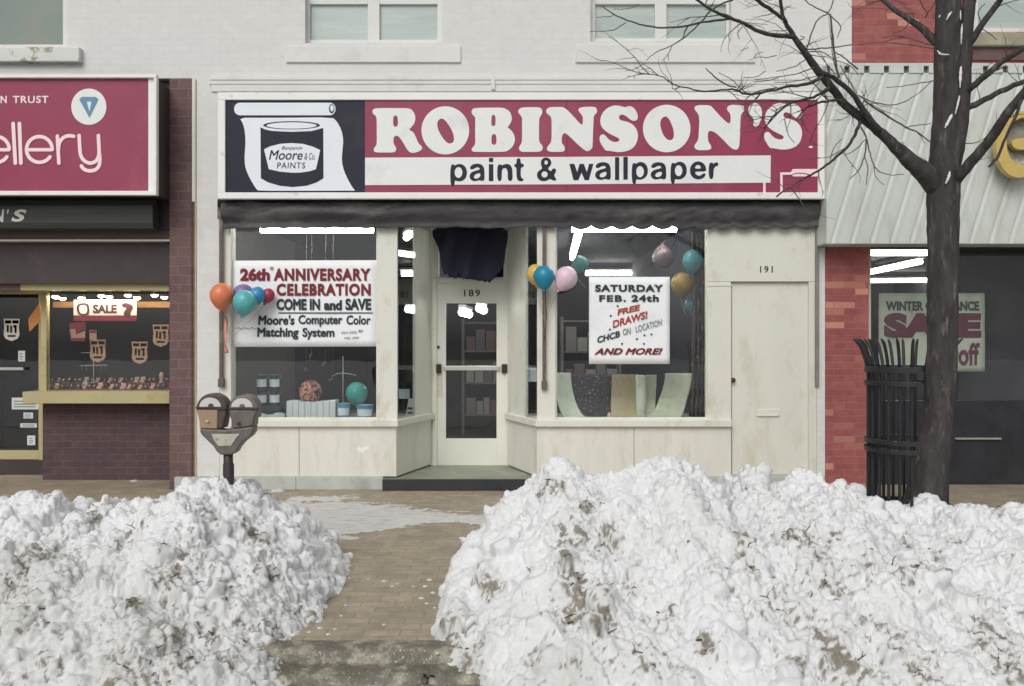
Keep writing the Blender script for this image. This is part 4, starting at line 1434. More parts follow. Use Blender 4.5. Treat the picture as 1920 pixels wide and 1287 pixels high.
balloon(1020, 519, 20, -.22, lin(36, 138, 170), 'deep blue balloon in front of the cream entrance post', .0, 1.05, [(1021, 580, -.12), (1019, 620, -.06)], gl2)
balloon(1061, 522, 21.5, -.18, lin(226, 196, 214), 'pale pink balloon across the right window edge', .55, 1.05, [(1035, 570, -.1), (1021, 610, -.06)], gl2)
balloon(1088, 496, 16, .30, lin(52, 124, 124), 'dark green balloon behind the glass by pink balloon', .9, 1.0, [(1098, 540, .3)], gl3)
balloon(1243, 484, 20, .55, lin(112, 94, 98), 'brownish mauve balloon with pointed top inside the window', math.pi - .05, 1.0, [(1247, 450, .5)], gl3)
balloon(1300, 489, 20, .45, lin(76, 146, 156), 'turquoise balloon inside the window, uppermost by the jamb', .05, 1.05, [(1300, 560, .4)], gl3)
balloon(1278, 533, 20, .45, lin(156, 124, 62), 'amber balloon inside the window beside the free draws poster', .0, 1.1, [(1285, 590, .4)], gl3)
balloon(1297, 572, 14, .6, lin(84, 128, 132), 'dull teal balloon lowest of the balloons by the jamb', .0, 1.05, [(1297, 610, .55)], gl3)
leop = M('mottled rubber', lin(206, 142, 112), .35, .1, 5, 0, stain=lin(70, 40, 44), stain_scale=24, stain_lo=.47, stain_hi=.53)
# ribbons hanging from the balloon cluster
for lab, pts, col, wdt in (('pink ribbon tail hanging under the orange balloon', [(420, 580), (424, 600), (422, 640), (425, 662)], lin(214, 150, 136), .022),
                           ('dark ribbon tail hanging on the entrance post', [(1021, 548), (1024, 580), (1020, 615), (1021, 635)], lin(122, 92, 84), .013)):
    rows = [[], []]
    for i, q in enumerate(smooth_path(pts, 6)):
        tw = math.cos(i * .35) * wdt
        yy = -.09 + .02 * math.sin(i * .35)
        rows[0].append((X(q[0], yy) - tw, yy + .012 * math.sin(i * .35), Z(q[1], yy)))
        rows[1].append((X(q[0], yy) + tw, yy - .012 * math.sin(i * .35), Z(q[1], yy)))
    m = MB(); m.grid(rows)
    mk('ribbon', m, M('ribbon ' + lab, col, .4, .1, 10, 0), None, lab, 'ribbon', smooth=True, solid=.001)

# ================================================================ left window goods
ZB = SILL - .011
white_book = M('white sample book spine', lin(206, 208, 202, K), .6, .05, 8, .1, 60)
for i in range(8):
    px = 537 + i * 11.5
    yb_ = .22
    h = .197 - .0045 * min(i, 7 - i) + random.uniform(-.002, .002)
    x0 = X(px, yb_)
    m = MB(); m.box(x0, x0 + .0655, yb_, yb_ + .2, ZB, ZB + h)
    o = mk('sample_book', m, white_book, None, 'white sample book standing in the row under the mottled balloon', 'book', 'row of white sample books', bevel=.008, seg=3)
balloon(582, 734, 21, .34, None, 'mottled brown balloon resting on the white sample books', .1, 1.0, [(586, 765, .3)], None, leop)
balloon(669, 737, 20.5, .36, lin(52, 158, 142), 'green balloon resting on the paint tins', .0, 1.0, [(668, 765, .33)], None)


def tin(px, Y, z, r, h, body, lid, label, group):
    x = X(px, Y)
    m = MB(); m.lathe([(r * .96, 0), (r, .004), (r, h - .008), (r * 1.03, h - .006), (r * 1.03, h), (r * .9, h), (r * .88, h - .004)], (x, Y, z), 24)
    o = mk('paint_tin', m, body, None, label, 'paint tin', group, smooth=False, bevel=.0)
    m = MB(); m.lathe([(r * .87, 0), (r * .87, .006), (r * .8, .002)], (x, Y, z + h - .006), 24)
    mk('lid', m, lid, o)
    v, f = [], []
    for k in range(13):
        a = rad(-90 - 62 + 124 * k / 12)
        for zz in (.22, .72):
            v.append((x + (r + .0015) * math.cos(a), Y + (r + .0015) * math.sin(a), z + h * zz))
    f = [(2 * k, 2 * k + 2, 2 * k + 3, 2 * k + 1) for k in range(12)]
    m = MB(); m.add(v, f)
    mk('label_band', m, lid, o)
    m = MB()
    m.tube([(x + (r + .004) * math.cos(a), Y + (r + .004) * math.sin(a) * 1.0, z + h * .93 - .045 * math.sin(t_)) for a, t_ in
            [(rad(180 + 180 * k / 12), math.pi * k / 12) for k in range(13)]], .0022, 5)
    mk('bail_handle', m, steel, o)


tin_blue = M('blue paint tin', lin(70, 134, 160, K), .35, .12, 8, 0)
tin_navy = M('navy paint tin', lin(52, 56, 74), .35, .15, 8, 0)
lid_white = M('white tin lid', lin(214, 218, 216, K), .4, .05, 8, 0)
tin(645, .28, ZB, .07, .165, tin_blue, lid_white, 'blue paint tin beside the white sample books', 'blue paint tins in the left window')
tin(685, .25, ZB, .09, .15, tin_blue, lid_white, 'wider blue paint tin under the green balloon', 'blue paint tins in the left window')
for i, (px, z, lab) in enumerate(((492, 0, 'navy paint tin, bottom of the stack behind the parking meter'), (516, 0, 'navy paint tin at the bottom nearer the books'),
                                  (492, 1, 'navy paint tin on top behind the parking meter'), (516, 1, 'navy paint tin on top nearer the books'))):
    tin(px, .55, ZB + .12 + z * .178, .062, .172, tin_navy, lid_white, lab, 'navy paint tins stacked in the left window')
m = MB(); m.box(X(478, .5), X(530, .5), .46, .66, ZB, ZB + .119)
mk('display_block', m, M('dark display block', lin(60, 62, 68), .7, .1, 5, 0), None, 'dark plinth under the navy paint tins', 'plinth', bevel=.005)
wire = M('bright display wire', lin(190, 190, 188), .35, .1, 20, 0, metal=.5)
m = MB()
xw, yw = X(643, .5), .5
m.tube([(xw, yw, ZB), (xw, yw, Z(668, .5))], .006, 8)
m.tube([(X(622, .5), yw, Z(706, .5)), (X(632, .5), yw, Z(701, .5)), (xw, yw, Z(700, .5)), (X(655, .5), yw, Z(701, .5)), (X(668, .5), yw, Z(704, .5))], .006, 8)
m.lathe([(.07, 0), (.07, .006), (.01, .012)], (xw, yw, ZB), 16)
mk('wire_stand', m, wire, None, 'thin silver display stand with curved cross arm behind the green balloon', 'display stand', smooth=True)
for (a_, c_, d_, e_, lab) in ((570, 690, 574, 696, 'short silver streamer curl above the mottled balloon'), (580, 672, 584, 662, 'silver streamer curl highest in the left window'), (604, 686, 610, 678, 'silver streamer curl near the middle of the left window'), (616, 713, 624, 710, 'silver streamer curl beside the display stand')):
    m = MB(); yw = .45
    m.tube([Vector((X(a_ + (d_ - a_) * t_ + 1.2 * math.sin(t_ * 9), yw), yw + .012 * math.cos(t_ * 9), Z(c_ + (e_ - c_) * t_, yw))) for t_ in [k_ / 10 for k_ in range(11)]], .004, 6)
    m.tube([Vector((X(d_, yw), yw, Z(e_, yw))), Vector((X(d_ + 1, yw), yw, Z(400, yw)))], .0008, 4)
    mk('streamer', m, wire, None, lab, 'streamer', smooth=True)
cloth_g = M('crumpled pale cloth', lin(176, 188, 180), .8, .12, 9, .4, 40)
random.seed(9)
rows = []
for j in range(18):
    row = []
    for i in range(26):
        px = 488 + 46 * i / 25
        y = .14 + .22 * j / 17
        hgt = .05 * (1 - abs(j - 9) / 10) * (.3 + 1.1 * vnoise(px, y * 160, .11, 4)) + .002
        row.append((X(px, .2), y, ZB + max(hgt, .002)))
    rows.append(row)
m = MB(); m.grid(rows)
mk('crumpled_cloth', m, cloth_g, None, 'pale crumpled cloth lying left of the white books', 'cloth', smooth=True, solid=.002)
m = MB(); m.pbox(748, 768, 730, 748, .62, .63)
mk('price_card', m, notice, None, 'pale card in the left entrance side window', 'card')
m = MB()
m.prism([(X(760, .5), Z(783, .5)), (X(779, .5), Z(783, .5)), (X(776, .5), Z(748, .5)), (X(766, .5), Z(748, .5))], .5, .53)
o = mk('folded_card', m, white_book, None, 'white folded card standing in left entrance side window', 'card')
m = MB(); m.pbox(764, 778, 764, 768, .495, .4995); m.pbox(764, 778, 773, 776, .495, .4995)
mk('printed_stripe', m, ink_blk, o)
m = MB(); m.pbox(988, 1006, 690, 716, .4, .41)
mk('price_card', m, notice, None, 'pale card in the right entrance side window', 'card')

# ================================================================ right window goods: draped wallpaper
def drape(pxl, pxr, pyt, Yt_, pxl2, pxr2, Yb_, label, mat, curl=.0, seed=0, fold=.0):
    """paper falling from its top edge and running forward over the bay boards"""
    rows = []
    zt, zb = Z(pyt, Yt_), ZB + .008
    for j in range(26):
        t = j / 25
        u = min(t / .72, 1.0)
        y = Yt_ + (Yb_ - Yt_) * (max(0, (t - .45) / .55) ** 1.7)
        z = zb + (zt - zb) * (1 - u) ** 1.0 if u < 1 else zb
        z = zb + (zt - zb) * max(0.0, 1 - t * 1.28) ** (1.0) if t < .5 else zb + (zt - zb) * (max(0.0, 1 - t) ** 2) * 1.45
        k = t ** 1.8
        row = []
        for i in range(15):
            s = i / 14
            xt = X(pxl + (pxr - pxl) * s, Yt_)
            xb = X(pxl2 + (pxr2 - pxl2) * s, Yb_)
            yy = y + fold * math.sin(s * 14 + t * 3 + seed) + .006 * math.sin(s * 5 + seed)
            row.append((xt + (xb - xt) * k, yy, z + curl * (s - .5) ** 2))
        rows.append(row)
    m = MB(); m.grid(rows)
    return mk('wallpaper_sheet', m, mat, None, label, 'wallpaper', 'wallpaper lengths draped in the right window', smooth=True, solid=.0015)


wp_cream = M('cream sage wallpaper', lin(204, 206, 186, K), .7, .05, 4, .1, 20, stain=lin(176, 184, 162), stain_scale=7)
wp_tan = M('tan wallpaper', lin(182, 164, 130, K), .7, .06, 5, .1, 30, stain=lin(158, 146, 112), stain_scale=9)
wp_green = M('sage patterned wallpaper', lin(188, 190, 164, K), .7, .08, 9, .1, 30, stain=lin(180, 182, 154), stain_scale=14, stain_lo=.5, stain_hi=.7)
wp_floral = M('dark floral wallpaper', lin(74, 66, 70), .7, .12, 6, .1, 30, spots=lin(186, 176, 172), spot_scale=40, spot_lo=.60)
wp_dark = M('dark streaked curtain', lin(80, 70, 70), .8, .25, 8, .2, 40, stain=lin(150, 140, 126), stain_scale=14, stain_lo=.56, stain_hi=.64, stretch=(2.5, 1, .6))
drape(1040, 1070, 699, .55, 1062, 1106, .13, 'pale cream wallpaper length curling forward beside the entrance post', wp_cream, 0, 1)
drape(1071, 1147, 702, .75, 1090, 1146, .5, 'dark wallpaper length scattered with small white flowers', wp_floral, 0, 2)
drape(1147, 1197, 702, .62, 1147, 1200, .3, 'plain tan wallpaper length below the free draws poster', wp_tan, 0, 3)
drape(1210, 1231, 703, .66, 1205, 1232, .35, 'narrow tan green wallpaper length right of the upright roll', wp_green, 0, 5)
drape(1247, 1298, 700, .5, 1212, 1274, .13, 'sage wallpaper length sweeping forward near the window jamb', wp_green, 0, 4)
m = MB(); m.lathe([(.05, 0), (.055, .01), (.055, .46), (.03, .47), (.02, .45)], (X(1202, .45), .47, ZB), 18)
m2 = mk('wallpaper_roll', m, wp_cream, None, 'upright cream wallpaper roll between tan lengths', 'wallpaper roll', smooth=True)
rows = []
for j in range(20):
    t = j / 19
    rows.append([(X(1292 + 33 * i / 24 + 6 * math.sin(t * 3) * (1 - i / 24), .5), .5 + .035 * math.sin(i * 1.1 + t * 2) - .2 * t * (i / 24), Z(436, .5) + (ZB - Z(436, .5)) * t) for i in range(25)])
m = MB(); m.grid(rows)
mk('curtain', m, wp_dark, None, 'dark streaked curtain hanging along the right window jamb', 'curtain', smooth=True, solid=.002)
m = MB()
random.seed(21)
for i in range(3):
    pass
crum = M('brown crumpled paper', lin(150, 132, 108), .8, .2, 10, .4, 40)
rows = []
for j in range(14):
    rows.append([(X(1125 + 100 * i / 40, .15), .11 + .12 * j / 13, ZB + .004 + .035 * (1 - abs(j - 6.5) / 7.5) * vnoise(i * 7.3, j * 11, .12, 7)) for i in range(41)])
m = MB(); m.grid(rows)
mk('crumpled_paper', m, crum, None, 'brown crumpled paper strewn along the right window ledge', 'paper', smooth=True, solid=.001)
m = MB(); m.lathe([(.03, 0), (.034, .02), (.02, .06), (.006, .075)], (X(1143, .15), .16, ZB), 14)
mk('pink_ornament', m, M('pink ornament', lin(226, 178, 168), .4, .1, 10, 0), None, 'small pink ornament on the right window ledge', 'ornament', smooth=True)

# shelving glimpsed inside
shelf_m = M('grey shop shelving', lin(112, 108, 108), .6, .1, 3, 0)
random.seed(33)
stock = [M('shelf stock %d' % i, c_, .6, .1, 6, 0) for i, c_ in enumerate((lin(128, 118, 116), lin(96, 92, 104), lin(150, 146, 140), lin(110, 88, 88)))]
for (x0, x1, y0, lab) in ((.75, 1.55, 3.2, 'grey shelf unit seen through the right window'), (-.75, -.15, 4.2, 'grey shelf unit seen through the door glass')):
    m = MB()
    for z in (.45, .95, 1.45, 1.9):
        m.box(x0, x1, y0, y0 + .35, z - .025, z)
    m.box(x0 - .04, x0, y0, y0 + .35, .12, 1.95)
    m.box(x1, x1 + .04, y0, y0 + .35, .12, 1.95)
    un = mk('shelf_unit', m, shelf_m, None, lab, 'shelf')
    for z in (.45, .95, 1.45):
        x = x0 + .03
        while x < x1 - .14:
            wd = random.uniform(.09, .16); hh = random.uniform(.18, .36)
            m = MB(); m.box(x, x + wd, y0 + .03, y0 + .25, z + .001, z + hh)
            o = mk('stock_box', m, random.choice(stock), None, 'dim stock box on the ' + lab[:-1][:15] + ' ' + ('behind the right window' if x0 > 0 else 'behind the shop door'), 'box', 'stock boxes on the shop shelving', bevel=.004)
            x += wd + .015

# ================================================================ ceiling lights
housing = M('white light housing', lin(206, 204, 198), .5, .05, 4, 0)


def ztube(px0, py0, px1, py1, zc, label, r=.022, mat=tube_on):
    pts = []
    for px, py in ((px0, py0), (px1, py1)):
        d = F * (zc - E) / (CY - py)
        pts.append(Vector(((px - CX) * d / F, d - D, zc)))
    a, c = pts
    d = (c - a).normalized()
    t = thing('fluorescent_light', label, 'ceiling light', (a + c) / 2)
    m = MB(); m.tube([a, c], r, 10)
    mk('tube', m, mat, t, smooth=True)
    m = MB()
    n = Vector((d.y, -d.x, 0)) * .045
    e0, e1 = a - d * .03, c + d * .03
    v = [e0 + n, e1 + n, e1 - n, e0 - n]
    m.add([(p.x, p.y, zc + r + .006) for p in v] + [(p.x, p.y, zc + r + .05) for p in v], [(0, 3, 2, 1), (4, 5, 6, 7), (0, 1, 5, 4), (1, 2, 6, 5), (2, 3, 7, 6), (3, 0, 4, 7)])
    mk('housing', m, housing, t)


ztube(489, 431, 700, 431, 2.83, 'long lit tube at the top of the left window', .036)
ztube(1072, 429.5, 1268, 429.5, 2.84, 'long lit tube at the top of the right window', .036)
ztube(1086, 437, 1073, 484, 2.86, 'slanting lit tube receding into the right window', .04)
ztube(1098, 512.5, 1202, 512.5, 2.84, 'far lit tube just above the free draws poster', .045)
ztube(769, 440, 762, 446, 2.86, 'short lit tube high in the left entrance side window', .04)
ztube(753, 513, 775, 513, 2.84, 'far lit tube low in the left entrance side window', .05)
ztube(866, 586, 880, 590, 1.97, 'lit lamp nearer the left stile of the door glass', .05)
ztube(899, 578, 907, 582, 1.99, 'lit lamp nearer the right stile of the door glass', .05)
ztube(1620, 475, 1838, 475, 2.70, 'front lit tube across the red brick shop window', .032)
ztube(1622, 513, 1726, 491, 2.70, 'slanting lit tube behind the sale poster corner', .036)
ztube(1622, 527, 1745, 526, 2.70, 'middle lit tube just above the sale poster', .034)
tube_dim = EMIT('dim fluorescent tube', (.95, .98, .86, 1), 1.6)
ztube(1786, 511, 1852, 497, 2.70, 'dim slanting tube right of the tree trunk', .034, tube_dim)
ztube(1793, 526, 1880, 506, 2.70, 'dim longer slanting tube right of the tree trunk', .036, tube_dim)
for i, (px, py) in enumerate(((104, 556), (117, 559), (153, 558), (190, 554), (205, 556), (240, 553), (257, 558), (290, 553), (308, 557))):
    Y = .70 + .05 * (i % 2)
    x, z = X(px, Y), Z(py, Y)
    t = mk('spot_lamp', MB().lathe([(.03, .03), (.045, 0), (.04, -.001), (.028, .02)], (x, Y, z), 14), brown_trim, None,
           'warm spot lamp above the sale banner, one of a row', 'lamp', 'row of warm lamps in the jewellery window')
    mk('bulb', MB().lathe([(.005, .012), (.033, .0), (.036, -.012), (.02, -.024), (.004, -.028)], (x, Y, z), 14), lamp_warm, t, smooth=True)
# ================================================================ parking meter (twin heads)
YM = -3.4
pm = thing('parking_meter', 'twin headed parking meter rising from the snow bank, one tan and one grey head', 'parking meter', (X(428, YM), YM, 0))
meter_grey = M('worn grey meter casting', lin(112, 108, 102), .42, .15, 14, .25, 90, metal=.35, stain=lin(84, 72, 66), stain_scale=20)
meter_brown = M('rust stained meter casting', lin(86, 72, 68), .5, .2, 16, .3, 90, metal=.2, stain=lin(116, 94, 78), stain_scale=18)
meter_tan = M('tan faded meter door', lin(164, 138, 112), .55, .08, 12, .15, 80, stain=lin(140, 112, 92), stain_scale=16)
meter_pale = M('pale scuffed yoke plate', lin(186, 184, 170), .5, .1, 14, .2, 60, stain=lin(128, 122, 110), stain_scale=30, stain_lo=.55, stain_hi=.62)
meter_glass = M('meter window with painted lit tone', lin(206, 206, 204), .2, .05, 10, .05, 40, coat=.6)  # whitish colour paints the lit look of the dome glass
post_m = M('dark painted meter post', lin(58, 52, 58), .5, .15, 12, .2, 60)
mp_ = lambda x, y: (X(360 + x / 6.129, YM), Z(720 + y / 6.129, YM))
m = MB()
m.tube([(X(428, YM), YM, -.1), (X(428.5, YM), YM, Z(872, YM)), (X(428, YM), YM, Z(868, YM)), (X(428, YM), YM, Z(848, YM))], [.036, .036, .031, .031], 20)
mk('post', m, post_m, pm, smooth=True)
yoke = [mp_(*p) for p in [(118, 500), (330, 512), (400, 520), (560, 500), (736, 476), (728, 548), (700, 590), (610, 660), (560, 720), (532, 770), (490, 806), (355, 806), (312, 772), (270, 705), (200, 640), (140, 580), (122, 545)]]
m = MB(); m.prism(yoke, YM - .05, YM + .05)
mk('yoke', m, meter_grey, pm, bevel=.012, seg=3)
m = MB(); m.prism([mp_(*p) for p in [(255, 566), (580, 566), (515, 650), (480, 704), (335, 704), (285, 640)]], YM - .056, YM - .048)
mk('yoke_plate', m, meter_pale, pm, bevel=.003)


def head(pts, dome, flag, win, slit, body_mat, front, front_mat, shut, ang):
    c = [sum(p[i] for p in pts) / len(pts) for i in (0, 1)]
    m = MB(); m.prism([mp_(*p) for p in pts], YM - .055, YM + .055)
    h = mk('meter_head', m, body_mat, pm, bevel=.012, seg=3)
    m = MB(); m.prism([mp_(*p) for p in win], YM - .0575, YM - .05)
    wn = mk('dome_window', m, meter_glass, h)
    # the part_of_window rim and dial
    m = MB(); m.prism([mp_(*p) for p in flag], YM - .0605, YM - .0577)
    mk('dial', m, body_mat, h)
    m = MB(); m.prism([mp_(*p) for p in slit], YM - .066, YM - .045)
    mk('visor_bar', m, post_m, h, bevel=.002)
    m = MB(); m.prism([mp_(*p) for p in front], YM - .0595, YM - .05)
    mk('coin_door', m, front_mat, h, bevel=.004)
    m = MB()
    a = mp_(*shut)
    m.lathe([(.001, -.012), (.009, -.011), (.011, 0), (.011, .004)], (a[0], YM - .061, a[1]), 12, Matrix.Rotation(rad(-90), 3, 'X'))
    m.box(a[0] - .004, a[0] + .016, YM - .072, YM - .066, a[1] - .003, a[1] + .003)
    mk('coin_handle', m, steel if ang else post_m, h)
    return h


def domeshape(cx, r, yb, n=16, sq=1.0):
    return [(cx - r * math.cos(math.pi * k / n), yb - r * sq * math.sin(math.pi * k / n)) for k in range(n + 1)]


lh = domeshape(258, 176, 278, 18, .98) + [(425, 330), (408, 400), (388, 505), (125, 505), (118, 420), (92, 330)]
head(lh, None, domeshape(253, 32, 254, 10, 1.1), domeshape(243, 122, 256, 14, .86), [(82, 258), (432, 268), (432, 288), (82, 276)], meter_brown,
     [(96, 290), (328, 290), (322, 505), (126, 500), (118, 410)], meter_tan, (215, 420), 1)
rh = domeshape(618, 172, 286, 18, .97) + [(788, 320), (742, 390), (736, 480), (560, 500), (482, 500), (478, 410), (452, 330)]
head(rh, None, domeshape(608, 32, 258, 10, 1.1), domeshape(606, 122, 260, 14, .84), [(446, 268), (792, 270), (790, 290), (446, 288)], meter_grey,
     [(470, 300), (770, 300), (735, 385), (728, 470), (560, 492), (490, 490), (484, 410)], meter_grey, (572, 450), 0)

# ================================================================ street tree
bark = M('dark wet bark', lin(64, 60, 60), .85, .4, 22, 1.0, 30, stain=lin(104, 100, 94), stain_scale=20, stain_lo=.54, stain_hi=.66, stretch=(1, 1, .22))
twig_m = M('grey brown twigs', lin(86, 82, 72), .8, .25, 12, .3, 60)
snow_m, snt, snp = _nodes('snow')
BT = -3.0
tree = thing('street_tree', 'bare dark street tree with forked trunk and snow streaked limbs in front of pale canopy', 'tree', (X(1731, BT), BT, 0))
w3 = lambda p, dy: Vector((X(p[0], BT + dy), BT + dy, Z(p[1], BT + dy)))


def limb(mb, pts, n=10, k=5, wob=.05, dy0=0.0, dy1=0.0, knots=0.0):
    """(px, py, width px) path; depth runs from dy0 to dy1 along it"""
    q = smooth_path(pts, k)
    N = len(q) - 1
    P, R = [], []
    for i, a in enumerate(q):
        dy = dy0 + (dy1 - dy0) * i / N
        p = w3(a, dy)
        if knots and 0 < i < N:
            p += Vector((random.uniform(-1, 1), random.uniform(-1, 1), random.uniform(-1, 1))) * knots
        P.append(p); R.append(max(a[2], .6) * (D + BT + dy) / F / 2)
    mb.tube(P, R, n, True, None, wob)
    return P, R


random.seed(5)
m = MB()
trunkP, trunkR = limb(m, [(1726, 1010, 100), (1731, 965, 80), (1738, 920, 70), (1747, 860, 61), (1758, 780, 53), (1765, 700, 52), (1767, 620, 53), (1768, 520, 54), (1768, 430, 55), (1769, 360, 57), (1771, 300, 54), (1774, 230, 48), (1776, 150, 46), (1777, 60, 45), (1780, -40, 42), (1786, -180, 34), (1790, -330, 20)], 22, 6, .035)
limb(m, [(1778, 345, 30), (1790, 280, 34), (1800, 215, 32), (1807, 130, 27), (1812, 60, 24), (1820, -30, 22), (1834, -170, 14)], 14, 5, .05, -.02, -.05)
tr = mk('trunk', m, bark, tree, smooth=True)
C = lambda pts, s=2.681, ox=1400, oy=0: [(ox + a / s, oy + b_ / s, w_) for a, b_, w_ in pts]
limbs = {}
LM = [
    ('a', C([(960, 950, 40), (915, 890, 40), (850, 832, 33), (770, 758, 25), (680, 672, 19), (600, 610, 17), (530, 560, 16), (470, 500, 15), (420, 430, 15), (370, 372, 14.5), (310, 290, 13), (250, 205, 11), (205, 130, 8), (178, 60, 6.5), (170, -10, 6), (150, -140, 4)]), 0, -.55),
    ('b', C([(200, 112, 6), (130, 55, 7), (60, 5, 7), (-20, -60, 6), (-160, -160, 4)]), -.5, -.7),
    ('c', C([(240, 190, 8), (195, 180, 8.5), (100, 172, 7.5), (0, 130, 7)]) + [(1398, 45, 6.5), (1368, 34, 6), (1337, 20, 5), (1306, 0, 4.5), (1270, -30, 3)], -.48, -.75),
    ('d', C([(670, 662, 10), (610, 590, 12), (560, 510, 10), (500, 440, 9), (440, 395, 9), (390, 365, 6)]), -.2, -.45),
    ('e', C([(578, 600, 7), (562, 640, 6.5), (520, 722, 5.5), (450, 792, 5), (400, 832, 4.5), (320, 882, 4), (240, 925, 3.5), (150, 990, 3)]), -.2, -.35),
    ('f', C([(395, 385, 8), (300, 422, 6), (200, 437, 5), (100, 462, 4.5), (0, 472, 4)]) + [(1372, 168, 3.5), (1330, 172, 3), (1300, 168, 2.6), (1268, 160, 2.2), (1235, 142, 1.8), (1200, 139, 1.5)], -.42, -.62),
    ('g', C([(420, 440, 7), (370, 475, 5.5), (300, 500, 4.5), (220, 520, 4), (130, 590, 3.4), (90, 650, 2.2)]), -.38, -.3),
    ('h', C([(480, 505, 6), (430, 508, 5), (370, 516, 4), (300, 545, 3), (250, 600, 2.2)]), -.35, -.25),
    ('i', C([(985, 230, 20), (945, 205, 17), (880, 143, 13), (800, 88, 10.5), (720, 30, 9), (650, -30, 8), (560, -120, 6)]), 0, .3),
    ('j', C([(1080, 260, 14), (1125, 212, 14), (1180, 130, 12), (1262, 20, 11), (1300, -40, 9), (1400, -200, 6)]), 0, -.3),
    ('k', C([(1085, 470, 14), (1118, 448, 13), (1200, 382, 12), (1300, 302, 11), (1400, 238, 10), (1560, 150, 7)]), 0, -.4),
    ('l', C([(1075, 565, 13), (1105, 548, 12), (1200, 500, 10.5), (1300, 450, 10), (1400, 408, 9), (1560, 350, 6)]), 0, -.2),
    ('m', C([(1030, 935, 24), (1070, 882, 22), (1140, 802, 20), (1230, 692, 19), (1310, 572, 18), (1400, 462, 16), (1520, 330, 12)]), 0, -.6),
    ('n', C([(1215, 840, 4), (1262, 790, 5), (1290, 720, 5), (1340, 610, 5.5), (1385, 500, 6)]), -.4, -.5),
    ('o', C([(1110, 130, 11), (1130, 50, 9), (1150, -30, 8)]), -.02, .1),
]
paths = {}
for nm, pts, d0, d1 in LM:
    m = MB()
    random.seed(hash_ := sum(map(ord, nm)) + len(pts))
    paths[nm] = limb(m, pts, 10, 4, .05, d0, d1, .004 if nm in 'befgh' else .003)
    mk('limb', m, bark, tr, smooth=True)
# fine twigs
tw = MB()
random.seed(17)


def twig(px, py, dy, pts):
    limb(tw, [(px, py, pts[0])] + pts[1], 5, 4, .05, dy, dy + random.uniform(-.1, .1), .003)


TW = [
    [(420, 70, 3), (432, 190, 4), (450, 330, 4), (462, 392, 4.5)], [(300, 250, 3), (350, 112, 2.6), (412, 62, 2.4), (440, -20, 2.2)],
    [(300, 250, 3), (400, 243, 2.6), (530, 226, 2.0)], [(280, -10, 2), (330, 30, 2), (405, 66, 2.4)], [(410, 70, 2.4), (470, 130, 2), (455, 190, 1.6)],
    [(300, 262, 2.4), (380, 262, 2), (440, 300, 1.8), (520, 330, 1.6), (560, 380, 1.4)], [(560, 350, 3), (500, 300, 2.4), (445, 262, 2)],
    [(590, 505, 4), (690, 575, 3.6), (800, 640, 3), (860, 668, 2.6), (925, 715, 2)], [(800, 640, 2), (850, 632, 1.8), (925, 622, 1.6)], [(860, 665, 1.6), (880, 690, 1.4), (895, 722, 1.2)],
    [(560, 480, 2.5), (650, 520, 2.2), (760, 525, 2), (850, 480, 1.6), (935, 405, 1.6)], [(700, 440, 1.4), (800, 432, 1.6), (950, 405, 2)],
    [(575, 640, 3.4), (600, 700, 3), (590, 790, 2.4), (560, 860, 2), (520, 900, 1.6)], [(600, 690, 2.6), (620, 770, 2.2), (650, 850, 2), (720, 880, 1.6), (790, 878, 1.3)],
    [(590, 780, 2), (610, 850, 1.8), (600, 930, 1.3)], [(600, 700, 2), (540, 760, 1.8), (490, 780, 1.5)], [(640, 840, 1.6), (650, 890, 1.4), (690, 930, 1.2)],
    [(300, 300, 2), (230, 340, 1.8), (150, 360, 1.5)], [(340, 340, 2.4), (250, 372, 2), (130, 392, 1.6), (40, 400, 1.3)], [(360, 380, 2), (240, 410, 1.7), (140, 415, 1.4)],
    [(420, 800, 2), (440, 740, 1.6), (480, 700, 1.3)], [(330, 880, 2), (260, 872, 1.8), (200, 890, 1.4)], [(190, 600, 1.8), (210, 680, 1.5), (240, 720, 1.2)], [(140, 580, 2), (170, 540, 1.8), (260, 530, 1.5)],
    [(250, 210, 2.2), (290, 190, 1.8), (270, 182, 1.2)], [(600, 560, 2.2), (520, 420, 2), (470, 330, 1.6)],
    [(900, 90, 3), (905, 70, 2.4), (880, 20, 2), (860, -20, 1.8)], [(905, 70, 2), (940, 30, 1.8), (950, -10, 1.5)], [(870, 210, 1.6), (780, 188, 1.8), (700, 210, 1.4)], [(930, 230, 2), (860, 205, 2), (760, 180, 1.6), (680, 190, 1.2)],
    [(940, 245, 2), (820, 228, 1.8), (660, 215, 1.4), (560, 225, 1.2)], [(820, 100, 2), (790, 150, 1.8), (730, 170, 1.4)],
    [(1065, 700, 2), (1100, 720, 2.2), (1150, 718, 1.8), (1210, 690, 1.3)], [(1180, 130, 2), (1165, 60, 1.8), (1200, 20, 1.4)], [(1170, 140, 2), (1220, 170, 1.6), (1260, 200, 1.2)],
]
for pts in TW:
    d0 = -.5 if pts[0][0] < 500 else (-.25 if pts[0][0] < 700 else .0)
    limb(tw, C(pts), 5, 4, .05, d0, d0 + random.uniform(-.12, .12), .003)
R2 = lambda pts: [(1060 + a / 4.8, c / 4.8, w_) for a, c, w_ in pts]
